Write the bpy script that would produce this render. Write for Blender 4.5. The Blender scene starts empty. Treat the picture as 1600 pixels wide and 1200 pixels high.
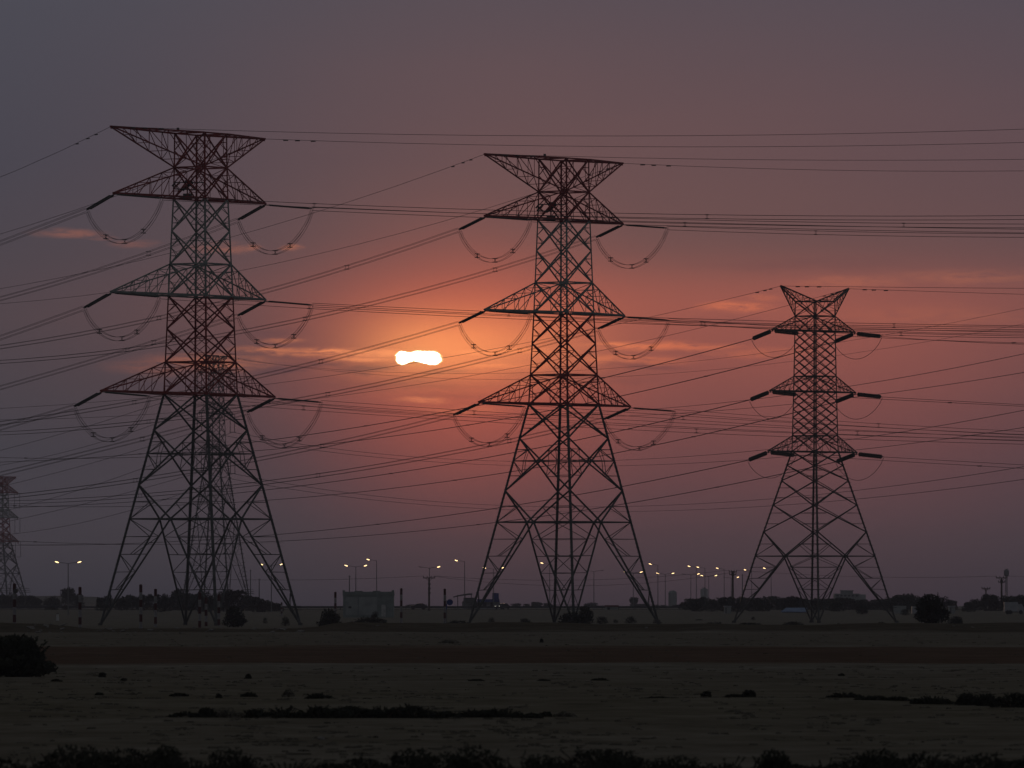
import bpy, math, random
from mathutils import Vector as V
random.seed(7)
SC = bpy.context.scene
COL = SC.collection
F = 12600.0          # focal length in pixels of a 1600 px wide frame
CX, HY = 800.0, 945.0  # principal column, row of the horizon
H = 2.5              # height of the camera above the field
R_ = math.radians

# ------------------------------------------------------------------ materials
def mat(name, col, rough=0.7, var=0.25, scale=1.5, metal=0.0, col2=None, bump=0.0):
    m = bpy.data.materials.new(name); m.use_nodes = True
    nt = m.node_tree; b = nt.nodes['Principled BSDF']
    tc = nt.nodes.new('ShaderNodeTexCoord')
    no = nt.nodes.new('ShaderNodeTexNoise'); no.inputs['Scale'].default_value = scale
    no.inputs['Detail'].default_value = 5
    nt.links.new(tc.outputs['Object'], no.inputs['Vector'])
    rp = nt.nodes.new('ShaderNodeValToRGB')
    c2 = col2 or tuple(c * (1 - var) for c in col)
    c1 = col if col2 else tuple(min(1, c * (1 + var)) for c in col)
    rp.color_ramp.elements[0].position = 0.32; rp.color_ramp.elements[0].color = (*c2, 1)
    rp.color_ramp.elements[1].position = 0.68; rp.color_ramp.elements[1].color = (*c1, 1)
    nt.links.new(no.outputs['Fac'], rp.inputs['Fac'])
    nt.links.new(rp.outputs['Color'], b.inputs['Base Color'])
    b.inputs['Roughness'].default_value = rough; b.inputs['Metallic'].default_value = metal
    b.inputs['Specular IOR Level'].default_value = 0.25
    if bump:
        bp = nt.nodes.new('ShaderNodeBump'); bp.inputs['Strength'].default_value = bump
        nt.links.new(no.outputs['Fac'], bp.inputs['Height']); nt.links.new(bp.outputs['Normal'], b.inputs['Normal'])
    return m

def lamp_mat(name, col, strength):
    m = bpy.data.materials.new(name); m.use_nodes = True
    b = m.node_tree.nodes['Principled BSDF']
    b.inputs['Base Color'].default_value = (0.8, 0.8, 0.75, 1)
    b.inputs['Emission Color'].default_value = (*col, 1)
    b.inputs['Emission Strength'].default_value = strength
    return m

RED = mat('red_tower_paint', (0.26, 0.030, 0.026), 0.6, 0.3, 0.8)
PALE = mat('pale_tower_paint', (0.28, 0.30, 0.275), 0.6, 0.25, 0.8)
STEEL = mat('galvanised_steel', (0.085, 0.09, 0.085), 0.55, 0.3, 0.9)
DARKSTEEL = mat('weathered_steel', (0.075, 0.075, 0.07), 0.6, 0.3, 0.9)
GLASS_INS = mat('insulator_discs', (0.055, 0.06, 0.055), 0.45, 0.2, 3)
WIRE = mat('weathered_aluminium_wire', (0.10, 0.085, 0.085), 0.6, 0.2, 0.5)
LEAF = mat('leaves', (0.035, 0.038, 0.028), 0.8, 0.4, 1.2)
LEAFD = mat('dark_leaves', (0.026, 0.027, 0.018), 0.85, 0.4, 2.0)
BARK = mat('bark', (0.09, 0.07, 0.055), 0.9, 0.3, 4)
DRY = mat('dry_weeds', (0.14, 0.126, 0.098), 0.9, 0.35, 3)
ROCK = mat('pale_stone', (0.20, 0.185, 0.17), 0.9, 0.3, 2.0, bump=0.4)
WHITEP = mat('white_post_paint', (0.26, 0.25, 0.25), 0.7, 0.2, 4)
REDP = mat('red_post_paint', (0.07, 0.022, 0.02), 0.7, 0.3, 4)
POLE = mat('lamp_pole_steel', (0.16, 0.16, 0.16), 0.5, 0.2, 1)
LIT = lamp_mat('lit_lamp', (1.0, 0.66, 0.30), 3.6)
HEADL = lamp_mat('lit_headlight', (1.0, 0.93, 0.8), 2.2)
UNLIT = mat('unlit_lamp', (0.12, 0.12, 0.12), 0.5, 0.2, 3)
PLASTER = mat('pale_plaster', (0.22, 0.25, 0.235), 0.85, 0.15, 0.8)
PLASTER2 = mat('grey_plaster', (0.30, 0.32, 0.31), 0.85, 0.2, 0.6)
DOORM = mat('pale_door_paint', (0.42, 0.42, 0.40), 0.6, 0.15, 2)
BLUE = mat('blue_panels', (0.03, 0.05, 0.20), 0.5, 0.2, 1)
BLUEROOF = mat('blue_sheet_roof', (0.12, 0.18, 0.32), 0.5, 0.2, 1)
REDROOF = mat('dark_red_roof', (0.12, 0.03, 0.03), 0.6, 0.2, 1)
CAR = mat('dark_car_paint', (0.03, 0.03, 0.035), 0.6, 0.2, 1)
GLASS = mat('dark_glass', (0.02, 0.022, 0.025), 0.5, 0.1, 1)
RUBBER = mat('rubber', (0.02, 0.02, 0.02), 0.8, 0.2, 2)
TRUCKP = mat('pale_truck_panels', (0.33, 0.34, 0.36), 0.5, 0.15, 1)
GUARD = mat('dark_guard_rail', (0.05, 0.05, 0.055), 0.5, 0.2, 0.5)
ROADM = mat('asphalt', (0.05, 0.05, 0.05), 0.9, 0.15, 0.5)

# ------------------------------------------------------------------ mesh helpers
class MB:
    def __init__(s): s.v, s.f, s.m = [], [], []
    def face(s, pts, mi=0):
        b = len(s.v); s.v += [tuple(p) for p in pts]; s.f.append(tuple(range(b, b + len(pts)))); s.m.append(mi)
    def beam(s, p, q, w, mi=0, d=None):
        p, q = V(p), V(q); a = q - p
        if a.length < 1e-6: return s
        a.normalize(); u = a.cross(V((0, 0, 1)))
        if u.length < 0.05: u = a.cross(V((1, 0, 0)))
        u.normalize(); n = u.cross(a); h = w / 2; k = (d or w) / 2
        b = len(s.v)
        for c in (p, q):
            for i, j in ((-1, -1), (1, -1), (1, 1), (-1, 1)): s.v.append(tuple(c + u * i * h + n * j * k))
        for f in ((0, 1, 5, 4), (1, 2, 6, 5), (2, 3, 7, 6), (3, 0, 4, 7), (3, 2, 1, 0), (4, 5, 6, 7)):
            s.f.append(tuple(b + x for x in f)); s.m.append(mi)
        return s
    def box(s, x0, x1, y0, y1, z0, z1, mi=0):
        b = len(s.v)
        s.v += [(x0, y0, z0), (x1, y0, z0), (x1, y1, z0), (x0, y1, z0), (x0, y0, z1), (x1, y0, z1), (x1, y1, z1), (x0, y1, z1)]
        for f in ((0, 1, 5, 4), (1, 2, 6, 5), (2, 3, 7, 6), (3, 0, 4, 7), (3, 2, 1, 0), (4, 5, 6, 7)):
            s.f.append(tuple(b + x for x in f)); s.m.append(mi)
        return s
    def ring_tube(s, prof, p, q, n=8, mi=0):
        """lathe: prof = [(fraction along p->q, radius)]"""
        p, q = V(p), V(q); a = (q - p).normalized(); u = a.cross(V((0, 0, 1)))
        if u.length < 0.05: u = a.cross(V((1, 0, 0)))
        u.normalize(); w = u.cross(a); b = len(s.v)
        for t, r in prof:
            c = p.lerp(q, t)
            for i in range(n):
                th = 2 * math.pi * i / n
                s.v.append(tuple(c + u * math.cos(th) * r + w * math.sin(th) * r))
        for k in range(len(prof) - 1):
            for i in range(n):
                j = (i + 1) % n
                s.f.append((b + k * n + i, b + k * n + j, b + (k + 1) * n + j, b + (k + 1) * n + i)); s.m.append(mi)
        s.f.append(tuple(b + i for i in reversed(range(n)))); s.m.append(mi)
        s.f.append(tuple(b + (len(prof) - 1) * n + i for i in range(n))); s.m.append(mi)
        return s
    def tube(s, pts, r, n=5, mi=0):
        pts = [V(p) for p in pts]; b = len(s.v)
        for i, p in enumerate(pts):
            a = (pts[min(i + 1, len(pts) - 1)] - pts[max(i - 1, 0)]).normalized()
            u = a.cross(V((0, 0, 1)))
            if u.length < 0.05: u = a.cross(V((1, 0, 0)))
            u.normalize(); w = u.cross(a)
            for k in range(n):
                th = 2 * math.pi * k / n
                s.v.append(tuple(p + u * math.cos(th) * r + w * math.sin(th) * r))
        for i in range(len(pts) - 1):
            for k in range(n):
                j = (k + 1) % n
                s.f.append((b + i * n + k, b + i * n + j, b + (i + 1) * n + j, b + (i + 1) * n + k)); s.m.append(mi)
        return s
    def build(s, name, mats, parent=None, loc=(0, 0, 0), smooth=False):
        if not isinstance(mats, (list, tuple)): mats = [mats]
        me = bpy.data.meshes.new(name)
        L = V(loc)
        me.from_pydata([tuple(V(p) - L) for p in s.v], [], s.f)
        for m in mats: me.materials.append(m)
        me.polygons.foreach_set('material_index', s.m)
        if smooth: me.polygons.foreach_set('use_smooth', [True] * len(s.f))
        o = bpy.data.objects.new(name, me); COL.objects.link(o)
        if parent: o.parent = parent
        else: o.location = L
        return o

def tag(o, label, cat, group=None):
    o['label'] = label; o['category'] = cat
    if group: o['group'] = group
    return o
def thing(name, loc, label, cat, group=None, rz=0):
    o = bpy.data.objects.new(name, None); o.empty_display_size = 0.5; COL.objects.link(o)
    o.location = loc; o.rotation_euler = (0, 0, rz)
    return tag(o, label, cat, group)
def structure(o): o['kind'] = 'structure'; return o
def dup(o, loc, label, scale=None, rz=None, group=None):
    c = o.copy(); COL.objects.link(c); c.location = loc; c['label'] = label
    if scale: c.scale = scale if isinstance(scale, tuple) else (scale,) * 3
    if rz is not None: c.rotation_euler = (0, 0, rz)
    if group: c['group'] = group
    for ch in list(o.children):
        d = ch.copy(); COL.objects.link(d); d.parent = c
        for g in list(ch.children):
            e = g.copy(); COL.objects.link(e); e.parent = d
    return c

def at(px, py, D):            # the point at distance D seen at pixel (px, py)
    return V(((px - CX) / F * D, D, H + (HY - py) / F * D))
def atx(px, D): return (px - CX) / F * D

# ------------------------------------------------------------------ terrain
def smooth(a, b, x):
    t = max(0.0, min(1.0, (x - a) / (b - a))); return t * t * (3 - 2 * t)
def wob(x, s): return (math.sin(x * 0.37 + s) + math.sin(x * 0.113 + 2.1 * s) * 1.3 + math.sin(x * 0.91 + s * 3.3) * 0.5) / 2.8
def bump(y, c, w): 
    d = abs(y - c) / w
    return (0.5 + 0.5 * math.cos(math.pi * d)) if d < 1 else 0.0
def gz(x, y):
    px = CX + x / y * F if y > 20 else CX
    z = 1.3 * smooth(1150, 1950, y)
    hb = 0.72 + 0.18 * wob(x, 1.0)
    hb -= 0.42 * smooth(60, 160, px) * (1 - smooth(470, 540, px))
    z += hb * bump(y, 770 + 8 * wob(x, 4), 46)
    z += 0.05 * wob(x * 0.8, 2.0) * math.sin(y * 0.05) * (1 - smooth(300, 700, y))
    z += 0.12 * bump(y, 476 + 3 * wob(x, 7), 14) + 0.10 * bump(y, 330, 14) + 0.10 * bump(y, 205 + 4 * wob(x, 3), 9) + 0.08 * bump(y, 172 + 3 * wob(x, 5), 8)
    return z
def onground(px, D, dz=0.0):
    x = atx(px, D); return V((x, D, gz(x, D) + dz))

rows = [-150, -40, 20, 60, 80]
y = 90.0
while y < 340: rows.append(y); y += 1.8
while y < 720: rows.append(y); y += 5
while y < 830: rows.append(y); y += 3
while y < 2100: rows.append(y); y += 25
while y < 9000: rows.append(y); y += 300
rows.append(9000)
NX = 150
gv, gf = [], []
for yy in rows:
    hw = 130 + 0.19 * max(yy, 0)
    for i in range(NX + 1):
        u = i / NX * 2 - 1
        x = hw * (0.45 * u + 0.55 * u ** 3)
        gv.append((x, yy, gz(x, yy)))
for j in range(len(rows) - 1):
    for i in range(NX):
        a = j * (NX + 1) + i
        gf.append((a, a + 1, a + NX + 2, a + NX + 1))
gm = bpy.data.meshes.new('ground'); gm.from_pydata(gv, [], gf)
gm.polygons.foreach_set('use_smooth', [True] * len(gf))
ground = structure(bpy.data.objects.new('ground', gm)); COL.objects.link(ground)

def ground_material():
    m = bpy.data.materials.new('dry_field_soil'); m.use_nodes = True
    nt = m.node_tree; N = nt.nodes; L = nt.links; b = N['Principled BSDF']
    tc = N.new('ShaderNodeTexCoord'); sp = N.new('ShaderNodeSeparateXYZ'); L.new(tc.outputs['Object'], sp.inputs[0])
    nz = N.new('ShaderNodeTexNoise'); nz.inputs['Scale'].default_value = 0.05; nz.inputs['Detail'].default_value = 6
    L.new(tc.outputs['Object'], nz.inputs['Vector'])
    # distance with a ragged edge
    w = N.new('ShaderNodeMath'); w.operation = 'MULTIPLY_ADD'; w.inputs[1].default_value = 44.0
    L.new(nz.outputs['Fac'], w.inputs[0]); L.new(sp.outputs['Y'], w.inputs[2])
    off = N.new('ShaderNodeMath'); off.operation = 'SUBTRACT'; off.inputs[1].default_value = 22.0; L.new(w.outputs[0], off.inputs[0])
    mr = N.new('ShaderNodeMapRange'); mr.inputs['From Min'].default_value = 0; mr.inputs['From Max'].default_value = 1000
    L.new(off.outputs[0], mr.inputs['Value'])
    rp = N.new('ShaderNodeValToRGB'); cr = rp.color_ramp
    soil = (0.176, 0.160, 0.138); olive = (0.170, 0.155, 0.126); red = (0.125, 0.087, 0.069); pale = (0.206, 0.192, 0.170); brown = (0.097, 0.083, 0.066)
    stops = [(0.0, olive), (0.14, soil), (0.205, olive), (0.30, soil), (0.326, pale), (0.338, red), (0.462, red), (0.474, pale), (0.49, soil), (0.70, soil), (0.722, pale), (0.735, brown), (0.79, brown), (0.84, soil), (1.0, pale)]
    while len(cr.elements) < len(stops): cr.elements.new(0.5)
    for e, (p, c) in zip(cr.elements, stops): e.position = p; e.color = (*c, 1)
    L.new(mr.outputs[0], rp.inputs['Fac'])
    n2 = N.new('ShaderNodeTexNoise'); n2.inputs['Scale'].default_value = 0.9; n2.inputs['Detail'].default_value = 7; n2.inputs['Roughness'].default_value = 0.65
    L.new(tc.outputs['Object'], n2.inputs['Vector'])
    r2 = N.new('ShaderNodeValToRGB'); r2.color_ramp.elements[0].position = 0.36; r2.color_ramp.elements[0].color = (0.70, 0.67, 0.63, 1)
    r2.color_ramp.elements[1].position = 0.66; r2.color_ramp.elements[1].color = (1.16, 1.13, 1.12, 1)
    L.new(n2.outputs['Fac'], r2.inputs['Fac'])
    mx = N.new('ShaderNodeMix'); mx.data_type = 'RGBA'; mx.blend_type = 'MULTIPLY'; mx.inputs['Factor'].default_value = 1
    n4 = N.new('ShaderNodeTexNoise'); n4.inputs['Scale'].default_value = 0.16; n4.inputs['Detail'].default_value = 5; n4.inputs['Roughness'].default_value = 0.6
    L.new(tc.outputs['Object'], n4.inputs['Vector'])
    r4 = N.new('ShaderNodeValToRGB'); r4.color_ramp.elements[0].position = 0.38; r4.color_ramp.elements[0].color = (0.80, 0.78, 0.74, 1)
    r4.color_ramp.elements[1].position = 0.62; r4.color_ramp.elements[1].color = (1.10, 1.09, 1.08, 1); L.new(n4.outputs['Fac'], r4.inputs['Fac'])
    m4 = N.new('ShaderNodeMix'); m4.data_type = 'RGBA'; m4.blend_type = 'MULTIPLY'; m4.inputs['Factor'].default_value = 1
    L.new(rp.outputs['Color'], m4.inputs['A']); L.new(r4.outputs['Color'], m4.inputs['B'])
    L.new(m4.outputs['Result'], mx.inputs['A']); L.new(r2.outputs['Color'], mx.inputs['B'])
    L.new(mx.outputs['Result'], b.inputs['Base Color'])
    b.inputs['Roughness'].default_value = 1.0; b.inputs['Specular IOR Level'].default_value = 0.0
    bp = N.new('ShaderNodeBump'); bp.inputs['Strength'].default_value = 0.5; bp.inputs['Distance'].default_value = 0.1
    L.new(n2.outputs['Fac'], bp.inputs['Height']); L.new(bp.outputs['Normal'], b.inputs['Normal'])
    return m
gm.materials.append(ground_material())

# ------------------------------------------------------------------ pylons
class Tower: pass
def make_tower(name_label, cx, D, phi, levels, Rpts, zones, arms, peak, panels, kpan, wleg, wbr, group, style='tension', base_y=None, cat='pylon'):
    """all measures in pixels at the tower's distance; turned into metres here"""
    T = Tower(); s = D / F; T.s = s; T.D = D
    X = atx(cx, D); C = V((X, D, 0)); n = V((-X, -D, 0)).normalized(); r = V((-n.y, n.x, 0))
    if r.x < 0: r = -r
    T.n, T.r, T.C = n, r, C
    zb = gz(X, D); T.zb = zb
    p = R_(phi)
    dirs = [n * math.cos(p) + r * math.sin(p), r * math.cos(p) - n * math.sin(p)]
    dirs += [-dirs[0], -dirs[1]]
    def z_of(yy): return H + (HY - yy) * s
    y_base = HY + (H - zb) / s
    T.y_base = y_base
    Rp = [(yy if yy is not None else y_base, rr) for yy, rr in Rpts]
    def Rat(yy):
        if yy <= Rp[0][0]: return Rp[0][1]
        for (a, ra), (b, rb) in zip(Rp, Rp[1:]):
            if yy <= b: return ra + (rb - ra) * (yy - a) / (b - a)
        (a, ra), (b, rb) = Rp[-2], Rp[-1]; return ra + (rb - ra) * (yy - a) / (b - a)
    def cor(k, yy): 
        q = C + dirs[k % 4] * Rat(yy) * s; q.z = z_of(yy); return q
    aL = (dirs[3] + dirs[0]).normalized(); axis = {'L': aL, 'R': -aL}
    def tip(side, yy, ln):
        q = C + axis[side] * ln * s; q.z = z_of(yy); return q
    T.tip = tip; T.cor = cor
    root = thing('pylon', (X, D, zb), name_label, cat, group); T.root = root; O = (X, D, zb)
    mats = [RED, PALE, STEEL, DARKSTEEL]
    def zone(yy):
        for lim, mi in zones:
            if yy < lim: return mi
        return zones[-1][1]
    ytop = levels[0]; wst = levels[-1]
    # corner legs: foot to waist, then straight up
    cuts = sorted(set([ytop] + [l for l, _ in zones if ytop < l < y_base] + [yy for yy, _ in Rp if ytop < yy < y_base] + [y_base + 4]))
    for k in range(4):
        b = MB()
        for a, c in zip(cuts, cuts[1:]):
            w = wleg * ((1.12 if k % 2 == 0 else 0.92) if a >= wst - 1 else (0.82 if k % 2 == 0 else 0.6))
            b.beam(cor(k, a), cor(k, c), w * s, zone((a + c) / 2))
        ft = cor(k, y_base); 
        b.box(ft.x - 3.3 * s, ft.x + 3.3 * s, ft.y - 3.3 * s, ft.y + 3.3 * s, zb - 0.6, zb + 0.3, 3)
        # step bolts
        yy = wst
        while yy < y_base - 20:
            c = cor(k, yy); b.beam(c - r * 2.6 * s, c + r * 2.6 * s, 0.8 * s, 2); yy += 7
        b.build('leg', mats, root, O)
    # upper body bracing
    b = MB(); lb = MB()
    thin = panels.get('thin', 1.0)
    def xpanel(B, y1, y2, w, red=True):
        for k in range(4):
            B.beam(cor(k, y1), cor(k + 1, y2), w * (1.0 if red else thin) * s, zone((y1 + y2) / 2)); B.beam(cor(k + 1, y1), cor(k, y2), w * s, zone((y1 + y2) / 2))
            if red:
                m = (y1 + y2) / 2
                for q in (0.25, 0.75):
                    ya = y1 + (y2 - y1) * q
                    fr = 0.25 if q in (0.25, 0.75) else 0.5
                    for c0, c1 in ((k, k + 1), (k + 1, k)):
                        B.beam(cor(c0, ya), cor(c0, ya).lerp(cor(c1, ya), fr), w * 0.5 * s, zone(m))
                        B.beam(cor(c0, m), cor(c0, ya).lerp(cor(c1, ya), fr), w * 0.45 * s, zone(m))
    def belt(B, yy, w):
        for k in range(4): B.beam(cor(k, yy), cor(k + 1, yy), w * s, zone(yy - 0.1))
    for (y1, y2) in panels['upper']: xpanel(b, y1, y2, wbr, panels.get('red', True))
    for yy in panels['belts']: belt(b, yy, wbr * 1.15)
    b.build('body_bracing', mats, root, O)
    for (y1, y2, mid) in panels['lower']:
        xpanel(lb, y1, y2, wbr * 1.1, False)
        h = y2 - y1
        if mid:
            # belt through the crossing and short redundants
            Rl = Rat(y1); Rb = Rat(y2); ym = y1 + h * Rl / (Rl + Rb); belt(lb, ym, wbr * 0.9)
            for k in range(4):
                for c0, c1 in ((k, k + 1), (k + 1, k)):
                    for yq in ((y1 + ym) / 2, (ym + y2) / 2):
                        e = cor(c0, yq); t = abs((yq - (y1 if yq < ym else y2)) / (ym - (y1 if yq < ym else y2))) * 0.5
                        g = cor(c0, yq).lerp(cor(c1, yq), t)
                        lb.beam(e, g, wbr * 0.55 * s, zone(yq)); lb.beam(cor(c0, ym), g, wbr * 0.5 * s, zone(yq))
                        lb.beam(g, cor(c0, ym).lerp(cor(c1, ym), 0.22), wbr * 0.45 * s, zone(yq))
        else:
            for k in range(4):
                for c0, c1 in ((k, k + 1), (k + 1, k)):
                    for q in (0.3, 0.7):
                        yq = y1 + h * q; lb.beam(cor(c0, yq), cor(c0, yq).lerp(cor(c1, yq), 0.28), wbr * 0.5 * s, zone(yq))
    yk1, yk2 = kpan            # K panel above the belt, inverted V below it
    belt(lb, yk2, wbr * 1.2)
    for k in range(4):
        mid = cor(k, yk2).lerp(cor(k + 1, yk2), 0.5)
        for c0 in (k, k + 1):
            lb.beam(cor(c0, yk1), mid, wbr * 1.15 * s, zone(yk1 + 1))
            yq = (yk1 + yk2) / 2
            g = cor(c0, yk1).lerp(mid, 0.5)
            lb.beam(cor(c0, yq), g, wbr * 0.55 * s, zone(yq)); lb.beam(cor(c0, yk2), g, wbr * 0.5 * s, zone(yq))
            foot = cor(c0, y_base - 1)
            lb.beam(mid, foot, wbr * 1.2 * s, zone(yk2 + 1))
            nn = 6
            prev = cor(c0, yk2)
            for i in range(1, nn):
                t = i / nn; yq = yk2 + (y_base - yk2) * t
                e = cor(c0, yq); g = mid.lerp(foot, t)
                lb.beam(e, g, wbr * (0.62 if i % 2 == 0 else 0.5) * s, zone(yq))
                if i % 2: lb.beam(prev, g, wbr * 0.5 * s, zone(yq))
                else: lb.beam(prev, e.lerp(g, 0.5), wbr * 0.5 * s, zone(yq)); 
                prev = e if i % 2 == 0 else g
    for k in range(4):   # plan bracing in the belt
        lb.beam(cor(k, yk2).lerp(cor(k + 1, yk2), 0.5), cor(k + 1, yk2).lerp(cor(k + 2, yk2), 0.5), wbr * 0.6 * s, zone(yk2))
    lb.build('leg_bracing', mats, root, O)
    # arms
    def arm(part, side, ya, yb, ytip, ln, mi, nseg=5):
        """chords from the body corners at rows ya and yb to the tip"""
        B = MB(); ks = (3, 0) if side == 'L' else (1, 2)
        tp = tip(side, ytip, ln); off = axis[side].cross(V((0, 0, 1))) * 1.6 * s
        ch = []
        for k, sg in zip(ks, (1, -1)):
            c = cor(k, ya); sgn = 1 if (c - C).dot(off) > 0 else -1
            te = tp + off * sgn
            hor = abs(yb - ytip) < abs(ya - ytip)
            B.beam(cor(k, ya), te, wbr * (0.95 if hor else 1.25) * s, mi)
            B.beam(cor(k, yb), te, wbr * (1.35 if hor else 0.95) * s, mi)
            ch.append((cor(k, ya), cor(k, yb), te))
        for i in range(nseg):
            t = i / nseg; t2 = (i + 1) / nseg
            for (a, bq, te) in ch:
                if i > 0: B.beam(a.lerp(te, t), bq.lerp(te, t), wbr * 0.5 * s, mi)
                if i < nseg - 1: B.beam(a.lerp(te, t), bq.lerp(te, t2), wbr * 0.48 * s, mi)
            (a0, b0, t0), (a1, b1, t1) = ch
            for u0, u1 in ((a0, a1), (b0, b1)):
                B.beam(u0.lerp(t0, t), u1.lerp(t1, t), wbr * 0.5 * s, mi)
                if i < nseg - 1: B.beam(u0.lerp(t0, t), u1.lerp(t1, t2), wbr * 0.45 * s, mi)
        B.beam(ch[0][2], ch[1][2], wbr * 1.3 * s, mi); B.beam(tp + V((0, 0, 1.5 * s)), tp - V((0, 0, 3.5 * s)), wbr * 1.2 * s, mi)
        B.build(part, mats, root, O)
        return tp
    T.tips = {}
    for lv, (yu, yb, lnL, lnR, mi) in enumerate(arms):
        T.tips[lv, 'L'] = arm('crossarm', 'L', yu, yb, yb, lnL, mi)
        T.tips[lv, 'R'] = arm('crossarm', 'R', yu, yb, yb, lnR, mi)
    pu, pb, pt, pL, pR, mi = peak
    T.tips['p', 'L'] = arm('earth_wire_arm', 'L', pb, pu, pt, pL, mi)
    T.tips['p', 'R'] = arm('earth_wire_arm', 'R', pb, pu, pt, pR, mi)
    # anti-climbing guards low on the legs
    for k in range(4):
        g = MB(); yy = y_base - 30
        for j in range(3):
            c = cor(k, yy + j * 3); g.beam(c - r * 9 * s, c + r * 9 * s, 0.8 * s); g.beam(c - n * 9 * s, c + n * 9 * s, 0.8 * s)
        g.build('anti_climbing_guard', [DARKSTEEL], root, O)
    return T

def insulator(T, p, q, rad, nd, gap, vert=False):
    """double string of discs from p to q, with a yoke at each end"""
    B = MB(); a = (q - p).normalized(); u = a.cross(V((0, 0, 1)))
    if u.length < 0.1: u = V((1, 0, 0))
    u.normalize()
    if vert: u = u.cross(a)
    L = (q - p).length; h = 0.10 * L
    p1, q1 = p + a * h, q - a * h * 0.7
    for sg in (-1, 1):
        o = u * gap / 2 * sg; prof = []
        for i in range(nd):
            t = i / nd; e = 1 / nd
            prof += [(t, rad * 0.6), (t + e * 0.28, rad), (t + e * 0.66, rad * 0.95), (t + e * 0.88, rad * 0.6)]
        B.ring_tube(prof, p1 + o, q1 + o, 7)
    for c in (p1, q1): B.beam(c - u * gap * 0.75, c + u * gap * 0.75, 0.14, 1)
    B.beam(p, p1, 0.09, 1); B.beam(q1, q, 0.12, 1)
    return B.build('insulator_string', [GLASS_INS, STEEL], T.root, T.root.location)

RED_, PALE_, ST_, DK_ = 0, 1, 2, 3
T1 = make_tower('tall red and pale banded pylon left of the setting sun',
    313.5, 982, 8.8, [209, 616],
    [(209, 41), (262, 41.5), (310, 43), (463, 51), (616, 58), (None, 158)],
    [(314, RED_), (466, PALE_), (619, RED_), (2000, ST_)],
    [(262, 311, 226, 172, RED_), (413, 463, 233, 172, PALE_), (566, 616, 258, 197, RED_)],
    (209, 262, 209, 233, 170, RED_),
    {'upper': [(209, 262), (262, 311), (311, 361), (361, 413), (413, 463), (463, 514), (514, 566), (566, 616)],
     'belts': [209, 262, 311, 413, 463, 566, 616], 'lower': [(616, 672, False), (672, 758, True)]},
    (758, 811), 3.6, 1.9, 'big banded pylons')
T2 = make_tower('tall red and pale banded pylon in the middle, just right of the setting sun',
    881, 1038, 5.9, [249, 632],
    [(249, 39), (300, 39.5), (345, 41), (489, 47), (632, 55), (None, 149)],
    [(347, RED_), (492, PALE_), (635, RED_), (2000, ST_)],
    [(300, 344, 193, 146, RED_), (442, 489, 193, 150, PALE_), (586, 632, 207, 165, RED_)],
    (249, 300, 249, 193, 146, RED_),
    {'upper': [(249, 300), (300, 344), (344, 392), (392, 442), (442, 489), (489, 537), (537, 586), (586, 632)],
     'belts': [249, 300, 344, 442, 489, 586, 632], 'lower': [(632, 685, False), (685, 767, True)]},
    (767, 816), 3.4, 1.8, 'big banded pylons')
T3 = make_tower('slimmer unpainted pylon with a horned top and dense crossed bracing',
    1273.5, 1120, 2.5, [471, 705],
    [(471, 31), (494, 31), (612, 33.5), (705, 36), (869, 93.5), (None, 127)],
    [(2000, DK_)],
    [(494, 517, 98, 92, DK_), (588, 612, 103, 93, DK_), (681, 706, 107, 96, DK_)],
    (471, 494, 449, 78, 77, DK_),
    {'upper': [(471, 494)] + [(494 + 26.4 * i, 494 + 26.4 * (i + 1)) for i in range(8)] + [(494 + 13.2 + 26.4 * i, 494 + 13.2 + 26.4 * (i + 1)) for i in range(7)],
     'belts': [471, 494, 517, 588, 612, 681, 706], 'lower': [(705, 727, False), (727, 751, False), (751, 789, False), (789, 831, False)], 'red': False, 'thin': 0.62},
    (831, 869), 2.7, 1.35, None)
T4 = make_tower('hazy suspension pylon far behind, seen through the left banded pylon',
    337.5, 2300, 20, [556, 711],
    [(556, 11.5), (582, 12.5), (646, 14), (711, 17), (None, 58)],
    [(2000, DK_)],
    [(566, 583, 61, 61, DK_), (629, 646, 61, 61, DK_), (694, 711, 62, 62, DK_)],
    (556, 566, 556, 40, 40, DK_),
    {'upper': [(556 + 17.2 * i, 556 + 17.2 * (i + 1)) for i in range(9)], 'belts': [583, 646, 711], 'lower': [(711, 745, False), (745, 800, True)], 'red': False},
    (800, 850), 1.6, 0.8, None)
T5 = make_tower('hazy flat topped pylon cut off by the left edge of the view',
    1.0, 3500, 14, [745, 846],
    [(745, 10.5), (757, 11), (846, 16), (None, 46)],
    [(771, RED_), (809, PALE_), (848, RED_), (2000, ST_)],
    [(757, 769.5, 50, 50, RED_), (796, 808.5, 51, 51, PALE_), (834, 846, 53, 53, RED_)],
    (745, 757, 745, 44, 44, RED_),
    {'upper': [(745, 757), (757, 769.5), (769.5, 783), (783, 796), (796, 808.5), (808.5, 821), (821, 834), (834, 846)], 'belts': [745, 757, 769.5, 796, 808.5, 834, 846], 'lower': [(846, 860, False), (860, 882, True)], 'red': False},
    (882, 896), 1.7, 1.0, None)

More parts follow.
